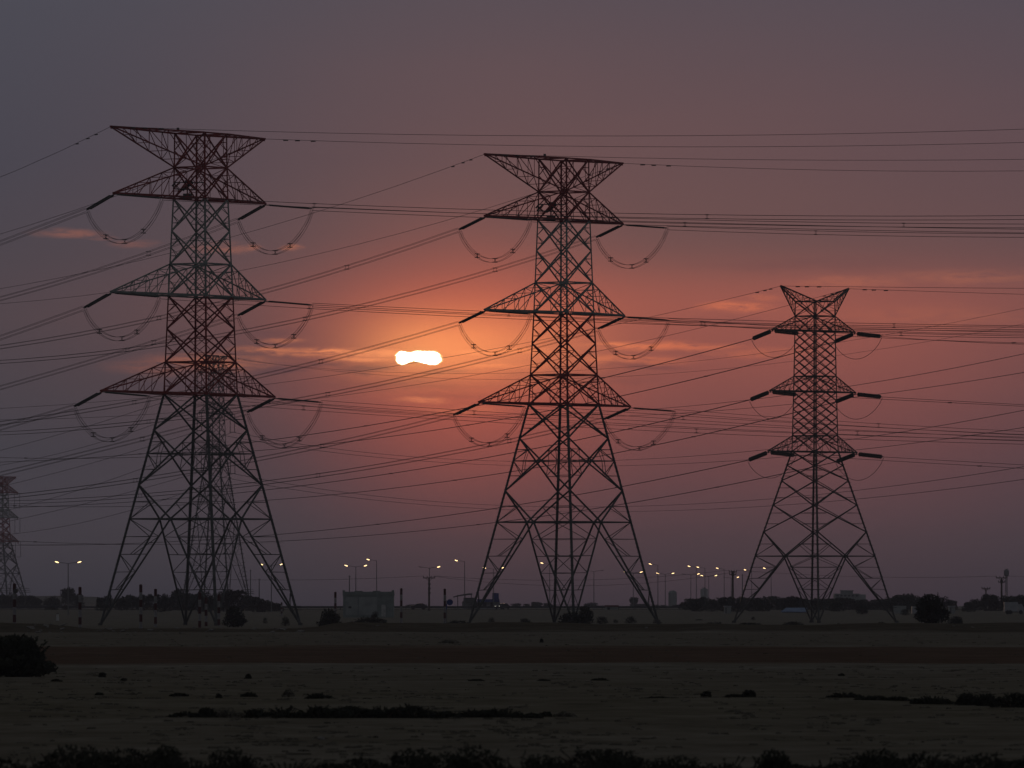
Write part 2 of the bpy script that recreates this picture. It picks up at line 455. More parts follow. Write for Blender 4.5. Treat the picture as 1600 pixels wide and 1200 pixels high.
# aircraft warning unit on the two banded pylons and the little lamp on their flat tops
for T, yy in ((T1, 300), (T2, 334)):
    s = T.s; B = MB()
    a = T.cor(3, yy); c = T.cor(0, yy); m = a.lerp(c, 0.28)
    def P(dx, dy): return m + T.r * dx * s + V((0, 0, -dy * s))
    B.beam(P(-12, -14), P(34, -14), 1.6 * s); B.beam(P(-14, -4), P(34, -2), 1.6 * s); B.beam(P(-14, -4), P(-4, -14), 3 * s); B.beam(P(0, -2), P(16, -14), 4.5 * s)
    B.beam(P(8, -14), P(20, -4), 3 * s); B.beam(P(4, -16), P(16, -16), 3 * s); B.beam(P(-10, -15), P(-16, -8), 2.4 * s)
    q = P(8, 8); B.beam(q - T.r * 7 * s, q + T.r * 7 * s, 9 * s)
    B.beam(P(8, 4), P(8, -14), 1.6 * s)
    B.build('warning_light_unit', [DARKSTEEL], T.root, T.root.location)
    B = MB(); t = T.tips['p', 'L'].lerp(T.tips['p', 'R'], 0.43); B.beam(t, t + V((0, 0, 3.5 * s)), 1.6 * s); B.beam(t + V((0, 0, 2.5 * s)), t + V((0, 0, 6.5 * s)), 4 * s)
    B.build('obstruction_light', [DARKSTEEL], T.root, T.root.location)

# ------------------------------------------------------------------ wires
def fit(P0, d, pts, cmin=0.8e-4, cmax=1.3e-3):
    """height along the plan line P0 + t d as a parabola through the pixels pts"""
    ts, zs = [], []
    for px, py in pts:
        k = (px - CX) / F
        t = (k * P0.y - P0.x) / (d.x - k * d.y); Y = P0.y + d.y * t
        ts.append(t); zs.append(H + (HY - py) / F * Y - P0.z)
    S2 = sum(t * t for t in ts); S3 = sum(t ** 3 for t in ts); S4 = sum(t ** 4 for t in ts)
    A = sum(t * z for t, z in zip(ts, zs)); B = sum(t * t * z for t, z in zip(ts, zs))
    det = S2 * S4 - S3 * S3
    c = (S2 * B - S3 * A) / det if abs(det) > 1e-6 and len(ts) > 1 else 3e-4
    c = max(cmin, min(cmax, c))
    b = (A - c * S3) / S2
    err = max(abs(z - b * t - c * t * t) for t, z in zip(ts, zs)) * F / P0.y
    return b, c, max(ts), err
def curve(P0, d, b, c, t1, n=28):
    return [P0 + d * (t1 * i / n) + V((0, 0, b * (t1 * i / n) + c * (t1 * i / n) ** 2)) for i in range(n + 1)]
def spacer(B, p, u, g, w=0.035, cross=False):
    zz = V((0, 0, 1)); c = [p + u * i * g / 2 + zz * j * g / 2 for i, j in ((-1, -1), (1, -1), (1, 1), (-1, 1))]
    if cross: B.beam(c[0], c[2], w * 1.3); B.beam(c[1], c[3], w * 1.3)
    else:
        for i in range(4): B.beam(c[i], c[(i + 1) % 4], w)
    a = u.cross(zz)
    for q in c: B.beam(q - a * 0.2, q + a * 0.2, 0.09)
def power_line(path, label, quad, rad, group, spacing=48.0, first=40.0, gap=0.5, drop_start=0.0):
    d = path[-1] - path[0]; d.z = 0; d.normalize(); u = V((-d.y, d.x, 0)); zz = V((0, 0, 1))
    if quad == 1:
        B = MB(); B.tube(path, rad); return tag(B.build('power_line', [WIRE], None, path[0]), label, 'power line', group)
    root = thing('power_line', path[0], label, 'power line', group)
    offs = [(-1, -1), (1, -1), (1, 1), (-1, 1)] if quad == 4 else [(-1, 0), (1, 0)]
    for i, j in offs:
        B = MB(); o = u * i * gap / 2 + zz * j * gap / 2
        B.tube([path[0]] + [p + o for p in path[1:]] if False else [p + o for p in path], rad); B.build('conductor', [WIRE], root, path[0])
    L = 0.0; nxt = first
    for a, b in zip(path, path[1:]):
        seg = (b - a).length
        while L + seg > nxt:
            B = MB(); p = a.lerp(b, (nxt - L) / seg)
            if quad == 4: spacer(B, p, u, gap)
            else: B.beam(p - u * gap / 2, p + u * gap / 2, 0.12); B.beam(p - d * 0.3, p + d * 0.3, 0.14)
            B.build('spacer', [DARKSTEEL], root, path[0]); nxt += spacing
        L += seg
    return root
def hdir(T, a, b): return (T.r * a + T.n * b).normalized()   # across to the right, towards the viewer

LV = ('top', 'middle', 'bottom'); ARMN = {'L': 'longer near arm', 'R': 'shorter far arm'}
ERR = []
def string_tower(T, who, lines, dR, dL, ilen, dropR, dropL, rad, nd, gap, quad, tR, tL, wr, jsag, grp):
    s = T.s
    ends = {}
    for (lv, side, way), pts in lines.items():
        tp = T.tips[lv, side] - V((0, 0, 2.0 * s))
        d = dR if way == 'R' else dL
        drop = dropR if way == 'R' else dropL
        hl = math.sqrt(max(ilen ** 2 - drop ** 2, 1)) * s
        e = tp + d * hl - V((0, 0, drop * s))
        insulator(T, tp, e, rad, nd, gap, quad == 2)
        ends[lv, side, way] = e
        b, c, tm, er = fit(e, d, pts); ERR.append((who[:14], lv, side, way, round(er, 1), round(tm), round(b, 3), round(c, 5)))
        path = curve(e, d, b, c, tR if way == 'R' else tL)
        power_line(path, 'four-wire bundle from the %s %s of the %s, running %s' % (LV[lv], ARMN[side].replace('arm', 'crossarm'), who, 'right' if way == 'R' else 'down left') if quad == 4 else
                   'twin wire from the %s %s crossarm of the %s, running %s' % (LV[lv], 'near' if side == 'L' else 'far', who, 'right' if way == 'R' else 'down left'),
                   quad, wr, grp, first=random.uniform(18, 34), gap=gap if quad == 4 else 0.3)
    for lv in range(3):
        for side in 'LR':
            a, b = ends[lv, side, 'L'], ends[lv, side, 'R']
            js = jsag * s * random.uniform(0.95, 1.06)
            path = []
            for i in range(21):
                t = i / 20; w = 1 - (2 * t - 1) ** 2
                w = w ** 0.8
                path.append(a.lerp(b, t) - V((0, 0, js * w + 0.15)))
            d = (b - a); d.z = 0; d.normalize(); u = V((-d.y, d.x, 0)); zz = V((0, 0, 1))
            lab = 'slack jumper loop hanging under the %s %s of the %s' % (LV[lv], ARMN[side].replace('arm', 'crossarm'), who)
            if quad == 4:
                root = thing('jumper_cable', a, lab, 'jumper cable', 'jumper loops under the crossarms')
                for i, j in ((-1, -1), (1, -1), (1, 1), (-1, 1)):
                    B = MB(); B.tube([p + u * i * gap / 2 + zz * j * gap / 2 for p in path], wr); B.build('conductor', [WIRE], root, a)
                for q in ((5, 10, 15) if (lv + (side == 'L')) % 2 else (4, 10, 14)):
                    B = MB(); spacer(B, path[q], u, gap, 0.035, True); B.build('spacer', [DARKSTEEL], root, a)
            else:
                B = MB(); B.tube(path, wr * 1.2); tag(B.build('jumper_cable', [WIRE], None, a), lab, 'jumper cable', 'jumper loops under the crossarms')
def earth_wire(T, side, d, pts, tmax, label, wr=0.028):
    p = T.tips['p', side]; b, c, tm, er = fit(p, d, pts); ERR.append((label[:30], round(er, 1), round(tm), round(b, 3), round(c, 5)))
    path = curve(p, d, b, c, tmax)
    B = MB(); B.tube(path, wr)
    o = B.build('power_line', [WIRE], None, p)
    for q in (0.011, 0.017, 0.025):
        t = tmax * q; z = p + d * t + V((0, 0, b * t + c * t * t - 0.08)); B = MB(); B.beam(z - d * 0.3, z + d * 0.3, 0.12)
        B.build('vibration_damper', [DARKSTEEL], o, p)
    return tag(o, label, 'power line', 'earth wires from the pylon tops')

W1, W2, W3 = 'left banded pylon', 'middle banded pylon', 'slimmer horned pylon'
r1, l1 = hdir(T1, .96, .28), hdir(T1, -.556, -.83)
string_tower(T1, W1, {
    (0, 'L', 'L'): [(70, 353), (0, 380)], (0, 'R', 'L'): [(290, 376), (205, 405), (0, 467)],
    (1, 'L', 'L'): [(0, 528)], (1, 'R', 'L'): [(205, 546), (0, 606)],
    (2, 'L', 'L'): [(60, 650), (0, 670)], (2, 'R', 'L'): [(219, 686), (0, 741)],
    (0, 'L', 'R'): [(415, 318), (644, 327), (950, 336), (1250, 340), (1600, 340)],
    (0, 'R', 'R'): [(760, 337), (950, 343), (1250, 350), (1600, 353)],
    (1, 'L', 'R'): [(380, 475), (487, 481), (730, 491), (1220, 508), (1600, 515)],
    (1, 'R', 'R'): [(730, 487.5), (1220, 505.5), (1600, 512)],
    (2, 'L', 'R'): [(380, 628), (632, 648), (740, 654), (960, 669), (1220, 680), (1449, 686), (1600, 691)],
    (2, 'R', 'R'): [(740, 646), (960, 657), (1220, 672), (1600, 686)]},
    r1, l1, 78, 7, 21, 0.115, 28, 0.46, 4, 250, 300, 0.024, 56, 'four-wire bundles of the banded pylons')
r2, l2 = hdir(T2, .96, .28), hdir(T2, -.556, -.83)
string_tower(T2, W2, {
    (0, 'L', 'L'): [(488, 433), (410, 456), (223, 504), (0, 542)], (0, 'R', 'L'): [(699, 441), (560, 480), (426, 509), (145, 554), (0, 565)],
    (1, 'L', 'L'): [(486, 568), (395, 590), (219, 628), (0, 661)], (1, 'R', 'L'): [(701, 574), (560, 607), (426, 632), (145, 668), (0, 677)],
    (2, 'L', 'L'): [(477, 701), (400, 718), (213, 752), (17, 775)], (2, 'R', 'L'): [(711, 704), (505, 741), (437, 753), (154, 780), (20, 784)],
    (0, 'L', 'R'): [(950, 347), (1250, 355), (1600, 361)], (0, 'R', 'R'): [(1250, 363), (1600, 368)],
    (1, 'L', 'R'): [(1000, 500), (1220, 512), (1600, 522)], (1, 'R', 'R'): [(1220, 513), (1600, 525)],
    (2, 'L', 'R'): [(985, 648), (1220, 662), (1600, 682)], (2, 'R', 'R'): [(1220, 655), (1426, 668), (1600, 677)]},
    r2, l2, 74, 6, 17, 0.115, 28, 0.46, 4, 250, 300, 0.024, 52, 'four-wire bundles of the banded pylons')
r3, l3 = hdir(T3, .95, .3), hdir(T3, -.74, -.67)
string_tower(T3, W3, {
    (0, 'L', 'L'): [(1110, 545), (945, 590), (655, 652), (392, 691)], (0, 'R', 'L'): [(1240, 552), (1130, 580), (972, 618), (740, 664), (505, 694), (392, 705)],
    (1, 'L', 'L'): [(1080, 645), (950, 676), (740, 720), (642, 736), (440, 762)], (1, 'R', 'L'): [(1220, 650), (1032, 692), (962, 708), (800, 738), (555, 770), (420, 781)],
    (2, 'L', 'L'): [(1077, 733), (892, 772), (815, 787), (680, 811), (437, 838), (250, 845)], (2, 'R', 'L'): [(1190, 741), (1130, 757), (990, 785), (680, 829), (442, 847), (187, 849)],
    (0, 'L', 'R'): [(1400, 529), (1600, 536)], (0, 'R', 'R'): [(1450, 531), (1600, 538)],
    (1, 'L', 'R'): [(1390, 624), (1600, 635)], (1, 'R', 'R'): [(1450, 624), (1600, 632.5)],
    (2, 'L', 'R'): [(1340, 717), (1600, 732)], (2, 'R', 'R'): [(1450, 716), (1600, 727)]},
    r3, l3, 45, 5, 12, 0.195, 15, 0.25, 2, 220, 180, 0.03, 30, 'twin wires of the slim pylon')
earth_wire(T1, 'L', l1, [(90, 238), (0, 277)], 300, 'earth wire dropping left from the long top arm of the left banded pylon')
earth_wire(T1, 'R', l1, [(67, 345), (0, 366)], 300, 'earth wire dropping left from the short top arm of the left banded pylon')
earth_wire(T1, 'L', r1, [(420, 206.5), (740, 211.5), (950, 212), (1250, 210), (1600, 202)], 250, 'uppermost earth wire, running right from the left banded pylon')
earth_wire(T1, 'R', r1, [(740, 227), (950, 229), (1250, 228), (1600, 223)], 250, 'second highest earth wire, running right from the left banded pylon')
earth_wire(T2, 'L', l2, [(532, 319), (400, 360), (90, 435), (0, 451)], 300, 'earth wire dropping left from the long top arm of the middle banded pylon')
earth_wire(T2, 'R', l2, [(840, 302), (700, 345), (400, 416), (160, 459), (8, 474)], 300, 'earth wire dropping left from the short top arm of the middle banded pylon')
earth_wire(T2, 'L', r2, [(950, 246), (1250, 250), (1600, 249)], 250, 'earth wire running right from the long top arm of the middle banded pylon')
earth_wire(T2, 'R', r2, [(1250, 265), (1600, 267)], 250, 'earth wire running right from the short top arm of the middle banded pylon')
earth_wire(T3, 'L', l3, [(1014, 494), (940, 511), (740, 553), (418, 600)], 180, 'earth wire dropping left from the near horn of the slimmer pylon')
earth_wire(T3, 'R', l3, [(1227, 477), (932, 549), (827, 571), (680, 597), (537, 617)], 180, 'earth wire dropping left from the far horn of the slimmer pylon')
earth_wire(T3, 'L', r3, [(1300, 445.5), (1600, 451)], 220, 'earth wire running right from the near horn of the slimmer pylon')
earth_wire(T3, 'R', r3, [(1450, 455), (1600, 460)], 220, 'earth wire running right from the far horn of the slimmer pylon')

# the far line: suspension pylon behind the left one, its wires climbing towards the right edge
far_d = V((atx(1600, 1700) - T4.C.x, 1700 - 2300, 0)).normalized()
def susp(T, lv, side, ln, two=7.0):
    tp = T.tips[lv, side]; s = T.s; B = MB()
    for o in (-two / 2 * s, two / 2 * s):
        prof = []
        for i in range(14): prof += [(i / 14, 0.07), (i / 14 + 0.03, 0.17), (i / 14 + 0.05, 0.07)]
        B.ring_tube(prof, tp + T.r * o, tp + T.r * o - V((0, 0, ln * s)), 6)
    e = tp - V((0, 0, ln * s)); B.beam(e - T.r * two * s * 0.7, e + T.r * two * s * 0.7, 0.14, 1)
    B.build('insulator_string', [GLASS_INS, STEEL], T.root, T.root.location)
    return e
FW = {(0, 'L'): ([(640, 646), (1107, 644), (1220, 634), (1387, 614), (1600, 581)], [(240, 627), (107, 675), (0, 705)]),
      (0, 'R'): ([(535, 637), (1060, 636), (1220, 619), (1325, 602), (1600, 554)], [(170, 687), (0, 727)]),
      (1, 'L'): ([(475, 709), (740, 722), (962, 726), (1220, 715), (1342, 702), (1600, 669)], [(227, 696), (159, 720), (17, 757)]),
      (1, 'R'): ([(532, 704), (740, 719), (965, 719), (1220, 700), (1325, 686), (1600, 642)], [(213, 736), (149, 757), (0, 800)]),
      (2, 'L'): ([(420, 766), (630, 789), (920, 795), (1130, 792), (1430, 771), (1600, 751)], [(215, 763), (149, 783), (19, 814)]),
      (2, 'R'): ([(535, 767), (740, 787), (925, 794), (1130, 785), (1335, 766), (1600, 729)], [(198, 799), (23, 834)])}
for (lv, side), (pr, pl) in FW.items():
    e = susp(T4, lv, side, 28)
    for d, pts, nm, tm in ((far_d, pr, 'sagging then climbing right', 720), (-far_d, pl, 'sloping down left', 300)):
        b, c, t_, er = fit(e, d, pts, 0.5e-4, 2e-3); ERR.append(('T4', lv, side, nm[:5], round(er, 1), round(t_), round(b, 3), round(c, 5)))
        power_line(curve(e, d, b, c, tm, 36), '%s wire from the %s arm of the hazy pylon, %s' % (LV[lv], 'left' if side == 'L' else 'right', nm), 2, 0.034, 'wires of the hazy suspension pylon', spacing=95, first=70, gap=0.35)
for side, pts, nm in (('L', [(500, 579), (690, 584), (935, 576), (1220, 546), (1475, 506), (1600, 484)], 'upper'), ('R', [(520, 586), (740, 591), (970, 586), (1220, 566), (1450, 534), (1600, 507)], 'lower')):
    earth_wire(T4, side, far_d, pts, 720, '%s of two faint earth wires passing under the sun and climbing to the right' % nm, 0.034)
for lv in range(3):
    for side in 'LR':
        e = susp(T5, lv, side, 24, 8)
e = T5.tips[2, 'R'] - V((0, 0, 1.2)); d5 = V((0.7, -0.714, 0))
b, c, t_, er = fit(e, d5, [(103, 846), (187, 849), (420, 850)], 0.5e-4)
power_line(curve(e, d5, b, c, 170, 20), 'faint level wire leaving the lowest arm of the pylon at the left edge', 1, 0.05, None)
for q in ERR: print('FIT', q)
#HORIZON-START
# ------------------------------------------------------------------ road along the far side of the field
B = MB()
for i in range(40):
    x0, x1 = -260 + i * 13, -260 + (i + 1) * 13
    z = gz(0, 2000)
    B.box(x0, x1, 1975, 1992, z - 0.5, z + 0.10)
structure(B.build('road', [ROADM]))
B = MB(); xs = [-330 + i * 4 for i in range(113)]
gr = thing('guard_rail', (-330, 1970, gz(0, 1970)), 'long dark guard rail running level along the far road at the edge of the field', 'guard rail')
x1r = atx(1075, 1970); z = gz(0, 1970)
B.box(-330, x1r, 1970, 1970.12, z + 0.42, z + 0.86); B.build('rail', [GUARD], gr, gr.location)
B = MB(); x = -330
while x < x1r: B.box(x, x + 0.14, 1970.14, 1970.3, z - 0.2, z + 0.8); x += 4
o = B.build('post', [GUARD], gr, gr.location); o['kind'] = 'stuff'
# grey bank behind the road at the far left
B = MB(); N_ = 24; pr = []
for i in range(N_ + 1):
    px = -60 + i * 16; top = 4.2 * (1 - smooth(120, 300, px)) + 0.15 * wob(i * 9, 2) + 1.15
    pr.append((atx(px, 2600), top))
for (xa, za), (xb, zb_) in zip(pr, pr[1:]):
    B.face([(xa, 2480, 1.2), (xb, 2480, 1.2), (xb, 2600, zb_), (xa, 2600, za)]); B.face([(xa, 2600, za), (xb, 2600, zb_), (xb, 2720, 1.2), (xa, 2720, 1.2)])
bank = structure(B.build('embankment', [mat('bank_soil', (0.115, 0.11, 0.105), 1.0, 0.2, 0.2)]))

# ------------------------------------------------------------------ street lamps
def lamp_head(B_, x, z, sg):
    B_.ring_tube([(0, 0.04), (0.15, 0.075), (0.5, 0.095), (0.85, 0.075), (1, 0.03)], (x - 0.36 * sg, 0, z - 0.08), (x + 0.36 * sg, 0, z + 0.14), 8)
def make_lamp(kind, lits, h, reach, label):
    t = thing('street_lamp', (0, 0, 0), label, 'street lamp', 'street lamps along the far roads')
    B_ = MB(); B_.ring_tube([(0, 0.16), (0.02, 0.16), (0.03, 0.115), (1, 0.07)], (0, 0, 0), (0, 0, h - 0.15), 8); B_.build('pole', [POLE], t)
    for sg in ((-1, 1) if kind == 'twin' else (-1,)):
        B_ = MB(); B_.tube([(0, 0, h - 0.35), (sg * reach * 0.25, 0, h - 0.14), (sg * (reach - 0.35), 0, h - 0.02)], 0.05, 6); B_.build('arm', [POLE], t)
        hd = MB(); lamp_head(hd, sg * reach, h, sg); o = hd.build('lamp_head', [LIT if (sg < 0 and lits[0]) or (sg > 0 and lits[1]) else UNLIT], t)
    return t
protos = {}
def put_lamp(kind, lits, px, py, label):
    h = 10.0 if kind == 'twin' else 12.0; reach = 2.15 if kind == 'twin' else 2.05
    D = 1500.0
    for _ in range(30): D = F * (h + gz(0, D) - H) / (HY - py)
    loc = onground(px, D)
    k = (kind, lits)
    if k not in protos:
        protos[k] = make_lamp(kind, lits, h, reach, label); protos[k].location = loc
    else: dup(protos[k], loc, label)
for a in [('twin', (1, 1), 106.5, 878.5, 'lit twin street lamp standing alone between the two leftmost pylons'),
    ('twin', (1, 1), 424, 882, 'lit twin street lamp seen through the right leg of the left banded pylon'),
    ('twin', (1, 1), 556, 884, 'lit twin street lamp rising behind the left part of the flat-roofed hut'),
    ('single', (1, 0), 588.5, 874.5, 'lit single-armed street lamp rising behind the right part of the flat-roofed hut'),
    ('twin', (0, 1), 671, 886, 'twin street lamp with only its right head lit, behind the wooden utility pole'),
    ('single', (1, 0), 726, 876, 'lit single-armed street lamp beside the fuel station canopy'),
    ('twin', (1, 1), 771, 887.5, 'lit twin street lamp seen through the left leg of the middle banded pylon'),
    ('single', (1, 0), 859, 880, 'lit single street lamp behind the inner legs of the middle banded pylon'),
    ('twin', (0, 0), 928, 891.5, 'unlit twin street lamp between the legs of the middle banded pylon'),
    ('twin', (1, 1), 989.5, 894, 'lit twin street lamp straddling the right leg of the middle banded pylon'),
    ('single', (1, 0), 1028, 881.5, 'tallest lit single street lamp just right of the middle banded pylon'),
    ('twin', (1, 1), 1039.5, 896, 'lit twin street lamp just left of the round-topped silo'),
    ('single', (1, 0), 1088, 885, 'lit single street lamp, left one of the close pair above the silo'),
    ('single', (1, 0), 1101.5, 886.5, 'lit single street lamp, right one of the close pair above the tree line'),
    ('twin', (0, 1), 1079.5, 897, 'twin street lamp with an unlit left head, between the silo and the trees'),
    ('twin', (1, 1), 1107.5, 899.5, 'lit twin street lamp above the left end of the right tree line'),
    ('single', (1, 0), 1131.5, 888, 'lit single street lamp rising just left of the double-barred utility pole'),
    ('twin', (0, 1), 1142.5, 902, 'lowest twin street lamp, half hidden by the double-barred utility pole'),
    ('single', (1, 0), 1174.5, 890.5, 'lit single street lamp between the utility pole and the slimmer pylon'),
    ('single', (1, 0), 1205, 888, 'lit single street lamp inside the left leg of the slimmer pylon')]: put_lamp(*a)

# ------------------------------------------------------------------ utility poles, mast, low distribution wires
def util_pole(px, py, D, bars, label, w=0.17):
    g = onground(px, D); top = H + (HY - py) / F * D
    t = thing('utility_pole', g, label, 'utility pole', 'utility poles along the horizon')
    B_ = MB(); B_.ring_tube([(0, w * 1.25), (1, w * 0.85)], g, (g.x, g.y, top + 0.1), 8); B_.build('pole', [BARK], t, g)
    ends = []
    for dz, hw in bars:
        zz = top - dz; B_ = MB(); B_.beam((g.x - hw, D - 0.2, zz), (g.x + hw, D - 0.2, zz), 0.2); B_.build('crossarm', [BARK], t, g)
        for sx in (-1, -0.35, 0.35, 1):
            B_ = MB(); p = V((g.x + sx * hw * 0.93, D - 0.2, zz + 0.1)); B_.ring_tube([(0, 0.05), (0.3, 0.11), (0.7, 0.12), (1, 0.05)], p, p + V((0, 0, 0.34)), 6); B_.build('insulator', [GLASS_INS], t, g); ends.append(p + V((0, 0, 0.34)))
        B_ = MB(); B_.beam((g.x - hw * 0.6, D - 0.2, zz), (g.x, D - 0.2, zz - hw * 0.55), 0.09); B_.beam((g.x + hw * 0.6, D - 0.2, zz), (g.x, D - 0.2, zz - hw * 0.55), 0.09); B_.build('brace', [BARK], t, g)
    return t, ends
pA, eA = util_pole(670.5, 903, 1800, [(0, 1.35)], 'dark utility pole with one crossbar between the hut and the middle pylon', 0.2)
for dz in (1.3, 2.3, 3.3):
    B = MB(); g = onground(670.5, 1800); zt = H + (HY - 903) / F * 1800 - dz; B.box(g.x - 0.28, g.x + 0.34, 1799.5, 1800.1, zt - 0.25, zt + 0.12); B.build('fitting', [DARKSTEEL], pA, g)
pB, eB = util_pole(1145, 893, 1900, [(0.1, 0.95), (0.75, 0.8)], 'thick utility pole with two crossbars standing over the right tree line', 0.24)
pC, eC = util_pole(1565, 903, 1900, [(0, 1.35), (1.0, 0.8)], 'taller T-topped utility pole rising from the trees near the right edge', 0.22)
pD, eD = util_pole(1540.5, 920, 1900, [(0, 1.0)], 'shorter T-topped utility pole sunk in the trees near the right edge', 0.18)
for px, py, D, lab in ((546, 899, 1950, 'bare thin pole rising behind the left end of the flat-roofed hut'), (405, 904, 1950, 'bare thin pole left of the right leg of the left banded pylon'), (391.5, 890, 2100, 'tall bare pole just right of the hazy suspension pylon'), (1160, 897, 2200, 'bare pole between the utility pole and the slimmer pylon')):
    g = onground(px, D); top = H + (HY - py) / F * D; B = MB(); B.ring_tube([(0, 0.17), (1, 0.10)], g, (g.x, g.y, top), 7); B.beam((g.x - 0.3, g.y, top - 0.3), (g.x + 0.3, g.y, top - 0.3), 0.12)
    tag(B.build('bare_pole', [POLE], None, g), lab, 'pole', 'bare poles along the horizon')
g = onground(1572.5, 3000); top = H + (HY - 889) / F * 3000
t = thing('mast', g, 'slender hazy mast with a swollen head, beside the T-topped pole near the right edge', 'mast')
B = MB(); 
for dx in (-0.5, 0.5): B.beam((g.x + dx, 3000, g.z), (g.x + dx * 0.5, 3000, top), 0.2)
B.beam((g.x, 3000.6, g.z), (g.x, 3000.3, top), 0.2)
for i in range(16):
    za, zb_ = g.z + (top - g.z) * i / 16, g.z + (top - g.z) * (i + 1) / 16; B.beam((g.x - 0.45, 3000, za), (g.x + 0.45, 3000, zb_), 0.12)
B.build('lattice', [POLE], t, g)
B = MB(); B.ring_tube([(0, 0.5), (0.2, 0.95), (0.8, 0.95), (1, 0.3)], (g.x, 3000, top - 2.8), (g.x, 3000, top), 8); B.build('antenna_head', [POLE], t, g)
def low_wire(p, q, sag, label):
    pts = []
    for i in range(25):
        u = i / 24; c = p.lerp(q, u); c.z -= sag * 4 * u * (1 - u); pts.append(c)
    B_ = MB(); B_.tube(pts, 0.035); tag(B_.build('distribution_wire', [WIRE], None, p), label, 'power line', 'low wires between the utility poles')
low_wire(eA[3], eB[0], 1.6, 'low sagging wire between the hut-side utility pole and the double-barred pole')
low_wire(eA[2], eB[4], 2.6, 'lower of the two sagging wires between the hut-side utility pole and the double-barred pole')
low_wire(eB[3], eC[0], 0.9, 'low wire from the double-barred pole to the T-topped pole near the right edge')
low_wire(eC[3], V((atx(1680, 1900), 1900, eC[3].z)), 0.1, 'low wire leaving the taller T-topped pole towards the right edge')
low_wire(eA[0], V((atx(300, 1850), 1850, eA[0].z - 0.4)), 0.6, 'faint low wire running left from the hut-side utility pole behind the left banded pylon')

# ------------------------------------------------------------------ striped marker posts
def post(px, ytop, D, label, plate=False, h=4.6):
    top = H + (HY - ytop) / F * D; x = atx(px, D); z0 = min(top - h, gz(x, D) - 0.05)
    B_ = MB(); n_ = 6; w = 0.17
    B_.ring_tube([(0, 0.24), (1, 0.22)], (x, D, z0 - 0.3), (x, D, z0 + 0.25), 8, 0)
    hh = (top - z0) / n_
    for i in range(n_): B_.ring_tube([(0, w), (1, w)], (x, D, z0 + i * hh), (x, D, z0 + (i + 1) * hh), 9, (i + 0) % 2)
    B_.ring_tube([(0, w), (0.5, w * 0.8), (1, 0.02)], (x, D, top), (x, D, top + 0.08), 9, 1)
    o = B_.build('marker_post', [WHITEP, REDP], None, (x, D, z0))
    tag(o, label, 'marker post', 'striped marker posts along the field track')
    if plate:
        B2 = MB(); B2.ring_tube([(0, 0.0), (0.1, 0.24), (0.9, 0.24), (1, 0.0)], (x + 0.14, D - 0.32, top - 0.7), (x + 0.14, D - 0.2, top - 0.7), 12); B2.build('round_plate', [DARKSTEEL], o, (x, D, z0))
    return o
post(22.5, 912.5, 805, 'striped marker post with a dark round plate near the top, by the left edge', True)
post(125, 918, 835, 'striped marker post right of the leftmost one, below the lone twin street lamp')
post(220, 914, 845, 'striped marker post just right of the left foot of the left banded pylon')
post(243, 921, 900, 'striped marker post standing close beside another inside the left pylon')
post(312, 926, 880, 'striped marker post just left of the near leg of the left banded pylon')
post(322, 934, 940, 'striped marker post half hidden at the near leg of the left banded pylon', False, 4.2)
post(342, 930, 940, 'striped marker post between the near leg of the left pylon and the round bush', False, 4.2)
post(524, 925.5, 1130, 'striped marker post rising out of the round bush left of the flat-roofed hut')
post(627, 920, 1086, 'striped marker post standing right of the flat-roofed hut')
post(695, 920.5, 1060, 'striped marker post beside the round blue sign')
post(440, 941.5, 1500, 'short distant striped marker post by the right foot of the left pylon', False, 1.6)
x, D = atx(90, 1250), 1250.0; z0 = gz(x, D)
B = MB(); B.box(x - 0.22, x + 0.22, D - 0.2, D + 0.2, z0, z0 + 0.5, 0); B.box(x - 0.18, x + 0.18, D - 0.16, D + 0.16, z0 + 0.5, z0 + 1.0, 0); B.box(x - 0.2, x + 0.2, D - 0.18, D + 0.18, z0 + 1.0, z0 + 1.1, 1)
tag(B.build('boundary_stone', [mat('white_stone', (0.55, 0.54, 0.52), 0.8, 0.1, 3), DARKSTEEL], None, (x, D, z0)), 'small pale boundary stone on the field under the lone twin street lamp', 'boundary stone')
# blue road sign
x, D = atx(703, 1120), 1120.0; z0 = gz(x, D); zc = H + (HY - 941) / F * D
t = thing('road_sign', (x - 0.5, D, z0), 'round blue road sign on a post beside a striped marker post', 'road sign')
B = MB(); B.ring_tube([(0, 0.05), (1, 0.05)], (x - 0.45, D, z0), (x - 0.45, D, zc + 0.3), 7); B.beam((x - 0.45, D, zc), (x + 0.3, D, zc), 0.07); B.build('post', [POLE], t, t.location)
B = MB(); B.ring_tube([(0, 0.40), (0.2, 0.43), (1, 0.43)], (x, D - 0.06, zc), (x, D - 0.13, zc), 20); o = B.build('sign_face', [BLUE], t, t.location)
B = MB(); B.box(x - 0.75, x - 0.38, D - 0.1, D - 0.02, zc - 1.0, zc - 0.25); B.build('lower_plate', [BLUE], t, t.location)

